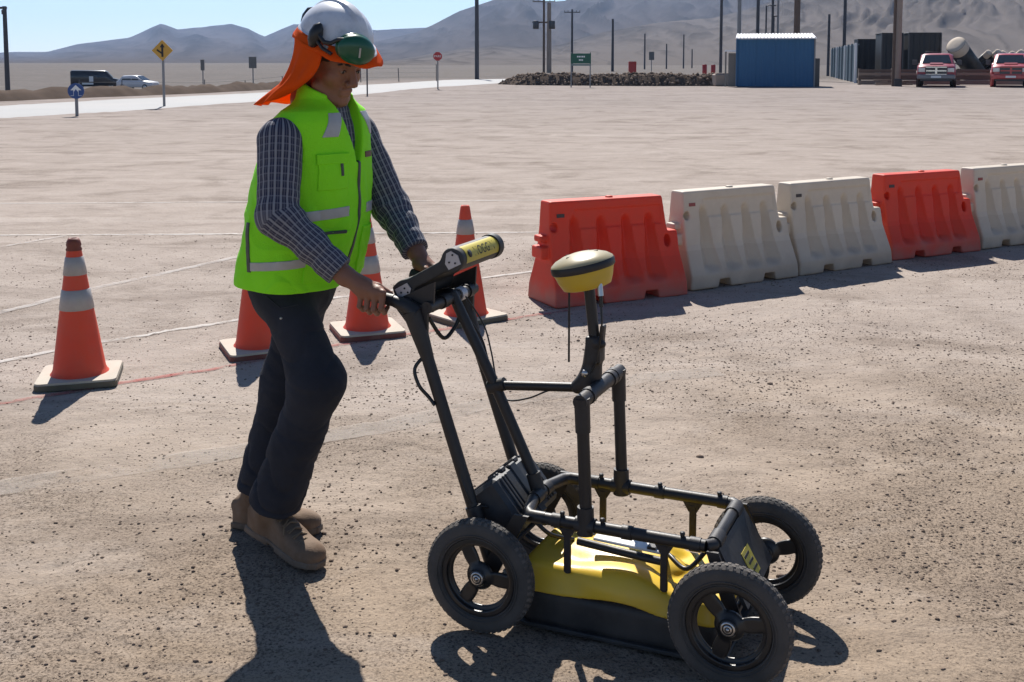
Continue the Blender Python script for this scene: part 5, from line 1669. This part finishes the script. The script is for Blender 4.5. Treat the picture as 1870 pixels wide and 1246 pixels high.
# ---- wire fence beyond the road
fz = thing('wire_fence', 'sagging wire fence on thin posts beyond the road', 'fence', (-30, 82, gz(-30, 82)), 0)
fpts = []
for k in range(10):
    xx = -32 + k * 2.9; yy = 84 + k * .5 + random.uniform(-.3, .3)
    h = 1.15 + random.uniform(-.15, .35)
    z0 = gz(xx, yy) - gz(-30, 82)
    MB().tube([(xx + 30, yy - 82, z0 - .1), (xx + 30 + random.uniform(-.06, .06), yy - 82, z0 + h)], .035, 6).build('post', M_DARKP, fz)
    fpts.append((xx + 30, yy - 82, z0))
for zz in (.35, .7, 1.05):
    MB().tube([(a, b, c + zz) for a, b, c in fpts], .010, 5).build('wire', M_DARKP, fz)

# ---- vehicles
def loft_body(stations, m, name, parent):
    """stations: list of (x, half width, z bottom, z top, top half width) along the vehicle"""
    v = []; f = []
    K = 12
    for (x, hw, zb, zt, tw_) in stations:
        ring = []
        zm = zb + (zt - zb) * .55
        half = [(hw * .93, zb), (hw, zb + .08), (hw, zm), (hw * .985, zt - .10), (tw_, zt - .02), (tw_ * .5, zt)]
        ring = half + [(-a, b) for a, b in half[::-1]]
        v += [(x, a, b) for a, b in ring]
    n = len(stations)
    for i in range(n - 1):
        for k in range(K):
            k2 = (k + 1) % K
            f.append((i * K + k, i * K + k2, (i + 1) * K + k2, (i + 1) * K + k))
    mb = MB(); mb.add(v, f, True)
    mb.add(v[:K], [list(range(K))[::-1]]); mb.add(v[-K:], [list(range(K))])
    return mb.build(name, m, parent)
def car_wheel(parent, x, y, r, w=.25):
    t = MB().lathe([(r * .62, -w / 2), (r * .93, -w / 2), (r, -w * .38), (r, w * .38), (r * .93, w / 2), (r * .62, w / 2)], 24, Matrix.Rotation(R(90), 3, 'X'), True, (x, y, r)).build('wheel', M_CTYRE, parent)
    s = 1 if y > 0 else -1
    rm = MB().lathe([(r * .62, .0), (r * .55, .02), (r * .2, -.01), (0, .0)], 20, Matrix.Rotation(R(-90) * s, 3, 'X'), True, (x, y + s * (w / 2 - .03), r)).build('rim', M_CHROME, t)
    return t
def pickup(label, loc, rz, paint, dark, grille_chrome, length=5.8):
    t = thing('pickup_truck', label, 'pickup', loc, rz, 'pickups parked by the low wall')
    hw = 1.0
    loft_body([(2.90, .84, .62, 1.10, .74), (2.82, .95, .50, 1.20, .84), (2.55, hw, .45, 1.27, .86), (1.55, hw, .45, 1.34, .88), (1.30, hw, .45, 1.30, .95), (-.75, hw, .45, 1.32, .97), (-.80, hw, .45, 1.38, .98), (-2.8, hw, .50, 1.40, .98), (-2.9, .97, .55, 1.36, .95)], paint, 'body', t)
    for s in (-1, 1):
        for xx in (1.9, -1.75):
            MB().lathe([(.41, -.10), (.49, -.10), (.50, .09), (.42, .09)], 20, Matrix.Rotation(R(90), 3, 'X'), True, (xx, s * .94, .44)).build('wheel_arch', dark, t)
    MB().box((2.05, 0, 1.335), (.42, .34, .035), Matrix.Rotation(R(4), 3, 'Y'), .03).build('hood_bulge', paint, t)
    cab = loft_body([(1.42, .93, 1.20, 1.27, .86), (.62, .86, 1.20, 1.90, .66), (.30, .85, 1.20, 1.95, .66), (-.45, .86, 1.20, 1.93, .66), (-.78, .90, 1.20, 1.30, .8)], paint, 'cab', t)
    plate('windscreen', [(1.30, -.76, 1.37), (1.30, .76, 1.37), (.70, .62, 1.84), (.70, -.62, 1.84)], .03, M_GLASS, cab)
    for s in (-1, 1):
        plate('side_window', [(.55, s * .895, 1.36), (-.40, s * .90, 1.36), (-.38, s * .765, 1.82), (.45, s * .765, 1.82)], .02, M_GLASS, cab)
        mr_ = MB().box((1.05, s * 1.17, 1.42), (.06, .13, .15), None, .04).build('mirror', M_INS, t)
        MB().box((1.08, s * 1.03, 1.36), (.03, .08, .03)).build('mirror_arm', M_INS, mr_)
        MB().box((2.86, s * .74, .98), (.06, .18, .12), None, .04).build('headlight', M_LAMP, t)
        MB().box((2.93, s * .72, .60), (.03, .09, .06), None, .02).build('fog_lamp', M_LAMP, t)
    gr = MB().box((2.90, 0, .96), (.05, .56, .23), None, .03).build('grille', M_INS, t)
    tm_ = M_CHROME if grille_chrome else dark
    MB().box((2.94, 0, .94), (.02, .05, .22)).build('grille_bar', tm_, gr)
    MB().box((2.945, 0, .94), (.02, .52, .035)).build('grille_bar', tm_, gr)
    for zz in (.735, 1.145): MB().box((2.94, 0, zz), (.02, .54, .025)).build('grille_bar', tm_, gr)
    bp_ = MB().box((2.92, 0, .60), (.11, .98, .13), None, .05).build('front_bumper', M_GREYP if grille_chrome else tm_, t)
    MB().box((3.035, 0, .60), (.006, .26, .06)).build('number_plate', M_WSIGN, bp_)
    MB().box((2.85, 0, .42), (.08, .80, .07), None, .03).build('skirt', M_INS, t)
    for x in (1.9, -1.75):
        for y in (-.86, .86): car_wheel(t, x, y, .40, .27)
    t.scale = (1.08, 1.10, 1.06)
    return t
M_PAINT1 = mat('maroon_metallic', (.26, .030, .050), .38, 0, .06, 2, 0, 1, .25, (.34, .17, .18), 2.5, .4, coat=.15)
M_PAINT2 = mat('red_paint', (.42, .035, .040), .3, .05, .06, 2, 0, 1, .35, (.45, .26, .25), 2.5, .5, coat=.5)
M_DKTRIM = mat('dark_trim', (.04, .02, .02), .5)
pk1 = pickup('maroon pickup with chrome crossbar grille facing the camera', (26.6, 70.9, gz(26.6, 70.9)), R(-90 - 21), M_PAINT1, M_DKTRIM, True)
MB().tube([(.1, -.6, 1.98), (.1, -.6, 2.05), (.1, .6, 2.05), (.1, .6, 1.98)], .035, 8).build('roof_bar', M_INS, pk1)
pickup('bright red pickup cut off by the right edge', (31.25, 71.0, gz(31.25, 71.0)), R(-90 - 23), M_PAINT2, M_PAINT2, False)

vx, vy = -43.3, 117.5
van = thing('van', 'dark van parked beyond the road beside a white car', 'van', (vx, vy, gz(vx, vy)), R(18))
M_VAN = mat('dark_van_paint', (.022, .024, .030), .3, .1, .1, 2, coat=.4)
loft_body([(2.45, .80, .40, .95, .70), (2.35, .92, .35, 1.05, .80), (1.75, .96, .33, 1.20, .84), (1.15, .97, .33, 1.92, .76), (.9, .97, .33, 1.98, .80), (-2.2, .97, .33, 2.0, .82), (-2.35, .93, .40, 1.90, .78)], M_VAN, 'body', van)
for s in (-1, 1):
    plate('side_window', [(1.05, s * .965, 1.25), (.25, s * .98, 1.25), (.25, s * .90, 1.75), (.98, s * .88, 1.75)], .03, M_GLASS, van)
    MB().box((2.42, s * .62, .82), (.05, .14, .08), None, .03).build('headlight', M_LAMP, van)
    for x in (1.55, -1.5): car_wheel(van, x, s * .86, .33, .22)
MB().box((-.35, -.985, 1.10), (.20, .012, .28)).build('side_panel', M_WSIGN, van)
MB().box((-.7, -.985, .62), (.55, .012, .09)).build('side_stripe', M_WSIGN, van)
plate('windscreen', [(1.78, -.72, 1.24), (1.78, .72, 1.24), (1.22, .70, 1.86), (1.22, -.70, 1.86)], .03, M_GLASS, van)
cx_, cy_ = -38.4, 116.0
car = thing('car', 'white car with dark windows parked beside the dark van', 'car', (cx_, cy_, gz(cx_, cy_)), R(-14))
M_WCAR = mat('white_car_paint', (.62, .60, .61), .3, 0, .05, 2, coat=.4)
loft_body([(2.05, .66, .38, .74, .55), (1.95, .80, .30, .84, .66), (1.0, .86, .28, .98, .72), (.9, .86, .28, 1.0, .74), (-1.7, .86, .30, 1.02, .74), (-1.95, .80, .38, .95, .68)], M_WCAR, 'body', car)
cb_ = loft_body([(1.02, .76, .92, 1.0, .70), (.25, .74, .92, 1.48, .56), (-.3, .74, .92, 1.52, .56), (-1.3, .74, .92, 1.48, .56), (-1.85, .70, .92, 1.02, .60)], M_WCAR, 'cabin', car)
for s in (-1, 1):
    plate('side_window', [(.60, s * .765, 1.04), (-.22, s * .77, 1.04), (-.22, s * .655, 1.42), (.22, s * .655, 1.40)], .03, M_GLASS, cb_)
    plate('side_window', [(-.30, s * .77, 1.04), (-1.35, s * .77, 1.04), (-1.15, s * .655, 1.40), (-.30, s * .655, 1.42)], .03, M_GLASS, cb_)
    MB().box((1.93, s * .55, .72), (.07, .13, .06), None, .03).build('headlight', M_LAMP, car)
    MB().box((-1.93, s * .58, .78), (.05, .12, .09), None, .03).build('tail_light', M_RSIGN, car)
    for x in (1.3, -1.25): car_wheel(car, x, s * .76, .31, .20)
plate('windscreen', [(1.0, -.66, 1.02), (1.0, .66, 1.02), (.30, .54, 1.45), (.30, -.54, 1.45)], .03, M_GLASS, cb_)

# ---- blue shed
sh_x, sh_y = 15.9, 68.4
shed = thing('blue_shed', 'blue corrugated steel shed with white roof edge', 'shed', (sh_x, sh_y, gz(sh_x, sh_y)), R(-12.0))
SW, SH_, SD = 2.27, 2.86, 2.2
def corrugated(w, h, pitch, amp, n_out=(0, -1)):
    pts = []
    n = int(2 * w / pitch)
    for k in range(n):
        x0 = -w + 2 * w * k / n; p_ = 2 * w / n
        pts += [(x0, 0), (x0 + p_ * .35, 0), (x0 + p_ * .5, -amp), (x0 + p_ * .85, -amp)]
    pts.append((w, 0))
    mb = MB(); v = [(x, y, 0) for x, y in pts] + [(x, y, h) for x, y in pts]; n = len(pts)
    mb.add(v, [(i, i + 1, n + i + 1, n + i) for i in range(n - 1)])
    return mb
for i in range(4):
    w = SW / 4
    corrugated(w - .004, SH_, .19, .022).build('wall_panel', M_BLUE, shed, (-SW + w + 2 * w * i, 0, .02))
    corrugated(w - .004, SH_, .19, .022).build('wall_panel', M_BLUE, shed, (-SW + w + 2 * w * i, 2 * SD, .02), (0, 0, R(180)))
for s in (-1, 1):
    corrugated(SD - .004, SH_, .19, .022).build('wall_panel', M_BLUE, shed, (s * SW, SD, .02), (0, 0, R(90) * s))
    MB().box((s * (SW + .03), -.03, SH_ / 2 + .02), (.04, .04, SH_ / 2)).build('corner_post', M_GREYP if s > 0 else M_BLUE, shed)
rf = MB().box((0, SD + .16, .03), (SW + .09, SD + .20, .028)).build('roof', M_WROOF, shed, (0, -.18, SH_ + .03), (R(4.2), 0, 0))
for k in range(24):
    MB().box((-SW - .02 + (2 * SW + .04) * k / 23, SD + .16, .080), (.040, SD + .195, .022)).build('roof_rib', M_WROOF, rf)
for s in (-1, 1):
    MB().prism([(0, 0), (2 * SD, 0), (2 * SD, .31)], -.015, .015, Matrix.Rotation(R(90), 3, 'Z') @ Matrix.Rotation(R(90), 3, 'X'), (s * (SW - .01), 0, SH_ + .02)).build('gable', M_BLUE, shed)
lean = MB().box((-SW - .40, .9, 2.18), (.34, .8, .05)).build('side_roof', M_WROOF, shed)
MB().box((-SW - .68, .3, 1.08), (.05, .05, 1.08)).build('side_post', M_GREYW, shed)
MB().box((-SW - .30, .4, 1.02), (.22, .05, 1.02)).build('side_board', M_GREYW, shed)
MB().box((SW + .20, .25, .86), (.14, .14, .86), None, .02).build('side_cabinet', M_INS, shed)

# ---- stone rubble bank between yard and plain
M_RUB = mat('dark_rubble', (.155, .120, .098), 1.0, 0, .5, 1.5, .5, 5, spec=.03)
rb_v, rb_q = ribbon([(-.3, 78), (1.5, 74.5), (6, 73.5), (11, 73), (13.2, 72.6)], [1.6, 2.6, 2.8, 2.6, 2.0], 0, .3)
nb_ = len(rb_v) // 5; rb_ = rb_v.reshape(nb_, 5, 3).copy()
hp_ = np.array([-.1, .55, .74, .62, -.1])
rb_[:, :, 2] += hp_[None] * (.75 + .4 * fbm(np.arange(nb_) * .2, np.arange(nb_) * 0., 3))[:, None] * np.r_[np.linspace(.3, 1, 8), np.ones(nb_ - 8)][:, None]
bank = link('rubble_bank', np_mesh('rubble_bank', rb_.reshape(-1, 3), rb_q), None, M_BERM)
tag(bank, 'low bank of dark rubble below the green sign', 'rubble', None, 'structure')
def gen_rub(rg_, n):
    i = rg_.integers(0, nb_ - 1, n); u = rg_.random(n) * 3.4
    j = np.floor(u).astype(int); f_ = (u - j)[:, None]
    g_ = rg_.random((n, 1)); k_ = np.minimum(j + 1, 4)
    return (rb_[i, j] * (1 - f_) + rb_[i, k_] * f_) * (1 - g_) + (rb_[i + 1, j] * (1 - f_) + rb_[i + 1, k_] * f_) * g_
RP = gen_rub(np.random.default_rng(4), 2600)
base_ = np.array([(0, 0, 1), (.9, 0, .25), (.28, .86, .25), (-.73, .53, .25), (-.73, -.53, .25), (.28, -.86, .25), (0, 0, -.8)])
tri_ = np.array([(0, 1, 2), (0, 2, 3), (0, 3, 4), (0, 4, 5), (0, 5, 1), (6, 2, 1), (6, 3, 2), (6, 4, 3), (6, 5, 4), (6, 1, 5)])
rg2 = np.random.default_rng(9)
rs = .025 + .15 * rg2.random(len(RP)) ** 4
rvv = base_[None] * (.65 + .7 * rg2.random((len(RP), 7, 1))) * rs[:, None, None] + RP[:, None, :]
tag(link('rubble_stones', np_mesh('rubble_stones', rvv.reshape(-1, 3), (np.arange(len(RP))[:, None, None] * 7 + tri_[None]).reshape(-1, 3), False), None, M_RUB), 'dark broken stones heaped on the bank below the green sign', 'rubble', None, 'stuff')
M_BLOCK = mat('pale_block', (.36, .29, .24), .9, 0, .15, 3)
blk = thing('concrete_block', 'pale concrete block ending the rubble bank near the shed', 'block', (13.35, 71.6, gz(13.35, 71.6)), R(6))
MB().box((0, 0, .38), (.62, .35, .38), None, .06).build('block', M_BLOCK, blk)
MB().box((0, 0, .79), (.50, .28, .03), None, .02).build('cap', M_BLOCK, blk)
M_REDBOX = mat('red_cabinet_paint', (.30, .025, .025), .5, 0, .1, 4)
cab_ = thing('fire_cabinet', 'small red cabinet standing behind the rubble bank', 'cabinet', (8.5, 80, gz(8.5, 80)))
MB().box((0, 0, 1.15), (.27, .2, .42), None, .03).build('box', M_REDBOX, cab_)
MB().box((0, -.205, 1.15), (.21, .01, .35)).build('door', M_REDBOX, cab_)
for s in (-1, 1): MB().box((s * .2, 0, .37), (.03, .03, .37)).build('leg', M_REDBOX, cab_)
for k, (x, y, hh, lab) in enumerate([(13.95, 82, 1.32, 'left small red drum by the pole near the shed'), (14.75, 83, 1.30, 'right small red drum by the pole near the shed')]):
    d_ = thing('drum', lab, 'drum', (x, y, gz(x, y)), 0, 'red drums near the shed')
    MB().lathe([(0, hh), (.16, hh), (.17, hh - .03), (.17, hh * .66), (.18, hh * .64), (.17, hh * .62), (.17, hh * .36), (.18, hh * .34), (.17, hh * .32), (.17, .03), (.16, 0), (0, 0)], 18).build('shell', M_REDBOX, d_)
    MB().lathe([(0, hh + .03), (.03, hh + .03), (.03, hh)], 10, None, True, (.08, 0, 0)).build('bung', M_INS, d_)

# ---- low timber wall behind the pickups
M_PLANK = mat('dusty_timber', (.13, .098, .078), .9, 0, .25, 1.5, .2, 10)
M_PLANKL = mat('pale_timber', (.27, .22, .175), .9, 0, .2, 1.5, .2, 10)
lw = thing('low_wall', 'low wall of dusty horizontal timbers behind the pickups', 'wall', (23.0, 75.5, gz(23, 75.5)), R(0))
for k in range(9):
    MB().box((.2 + k * 2.2, .06, .52), (.09, .09, .56), None, .01).build('post', M_PLANK, lw)
for row, (z, hgt, m) in enumerate(((.16, .15, M_PLANKL), (.46, .14, M_PLANK), (.72, .11, M_PLANKL), (.94, .10, M_PLANK))):
    for k in range(4):
        MB().box((2.3 + k * 4.4 , -.06 + .015 * ((row + k) % 2), z), (2.19, .05, hgt - .012), None, .01).build('timber', m, lw)

# ---- grey-blue corrugated fence receding, and black stacked goods behind
M_FPAN = mat('grey_blue_sheet', (.115, .165, .20), .5, .1, .12, 1.0, 0, 1, .35, (.19, .20, .21), 1.2)
M_FPAN2 = mat('pale_post', (.55, .57, .60), .5, .2, .06, 3)
A0 = Vector((25.0, 82.0, 0)); A1 = Vector((33.0, 117.0, 0))
fn = thing('sheet_fence', 'grey-blue corrugated sheet fence with pale posts, receding', 'fence', (A0.x, A0.y, gz(A0.x, A0.y)), math.atan2(A1.y - A0.y, A1.x - A0.x))
FL = (A1 - A0).length
NPAN = 9
for k in range(NPAN):
    w = FL / NPAN / 2
    pn = corrugated(w - .03, 2.75, .5, -.09)
    pn.build('sheet_panel', M_FPAN, fn, (w + 2 * w * k, 0, .02))
    MB().box((2 * w * k, .13, 1.45), (.16 if k % 3 == 0 else .06, .07, 1.45)).build('post', M_FPAN2 if k % 3 == 0 else M_FPAN, fn)
    MB().box((w + 2 * w * k, -.02, 2.80), (w - .02, .09, .04)).build('top_rail', M_FPAN, fn)
M_BLACK = mat('black_liner', (.007, .007, .009), .5, 0, .2, .8, .2, 3)
def stack_box(name, label, x, y, z0, w, d, h, n):
    t = thing(name, label, 'container', (x, y, gz(x, y) + z0), R(-8), 'black boxes behind the low wall')
    for k in range(n):
        c_ = corrugated(w / n - .01, h, .45, .05)
        c_.build('front_panel', M_BLACK, t, (-w + (2 * k + 1) * w / n, -d, 0))
    MB().box((0, 0, h / 2), (w - .02, d - .06, h / 2 - .01), None, .05).build('body', M_BLACK, t)
    MB().box((0, 0, h + .03), (w + .03, d + .03, .035), None, .02).build('lid', M_BLACK, t)
    for sx in (-1, 1): MB().box((sx * w, -d - .02, h / 2), (.05, .07, h / 2)).build('corner_post', M_INS, t)
    return t
stack_box('black_container', 'black ribbed container just left of the thick two-tone pole', 33.05, 99.5, .0, .88, 1.6, 3.95, 2)
stack_box('black_container', 'large black ribbed container right of the thick two-tone pole', 35.5, 98.5, .0, 1.32, 1.6, 3.95, 3)
stack_box('black_container', 'small black container behind the end of the sheet fence', 33.2, 106.0, .0, 1.05, 1.2, 3.55, 2)
# big leaning pipe with a dusty mouth
M_BEIGE = mat('dusty_beige', (.50, .42, .34), .9, 0, .15, 2)
def pipe(name, label, a, b, r, group=None, parts=True, m=M_BLACK, cat='pipe'):
    t = thing(name, label, cat, a, 0, group)
    d = Vector(b) - Vector(a); L_ = d.length; mm = frame_to((0, 0, 0), d)
    MB().lathe([(r * .86, .0), (r, .0), (r, L_), (r * .86, L_), (r * .86, 0)], 28, mm, True).build('tube', m, t)
    e = MB().lathe([(r * 1.0, L_ * .80), (r * 1.03, L_ * .81), (r * 1.03, L_ - .04), (r * .96, L_ + .02), (r * .5, L_ + .06), (0, L_ + .07)], 28, mm, True).build('dusty_mouth', M_BEIGE, t)
    return t
pipe('large_pipe', 'large black pipe leaning up with a dusty beige mouth', (39.6, 96.5, .5), (37.0, 94.6, 2.95), .80)
rnd = random.Random(3)
for k in range(9):
    x = 40.9 + k * .72
    a = (x - .30, 100.5 + rnd.uniform(-.2, .2), .75 + rnd.uniform(-.1, .1)); b = (x + .55, 98.5 + rnd.uniform(-.3, .3), 2.30 + rnd.uniform(-.12, .10))
    lab = ['first', 'second', 'third', 'fourth', 'fifth', 'sixth', 'seventh', 'eighth', 'ninth'][k] + ' from the left of the dusty pipes leaning behind the pickups'
    pipe('small_pipe', lab, a, b, .30, 'dusty pipes leaning in a row')
mound = ridge('earth_mound', [(40.5, 101), (44, 102.5), (52, 102.5), (62, 103)], 5.0, 1.25, M_BERM, 8)
mound['label'] = 'earth mound behind the leaning pipes'
# small scrap pile at the wall's end
sp_ = thing('timber_pile', 'small pile of dark timber at the left end of the low wall', 'timber', (24.3, 73.0, gz(24.3, 73)), 0)
for k in range(7):
    a_ = rnd.uniform(-.35, .35)
    MB().box((rnd.uniform(-.3, .3) + 1.2 * (k % 2) * .4, rnd.uniform(-.2, .2), .08 + .09 * (k // 2)), (.75, .07, .045), Matrix.Rotation(a_, 3, 'Z')).build('plank', M_PLANK if k % 2 else M_PLANKL, sp_)
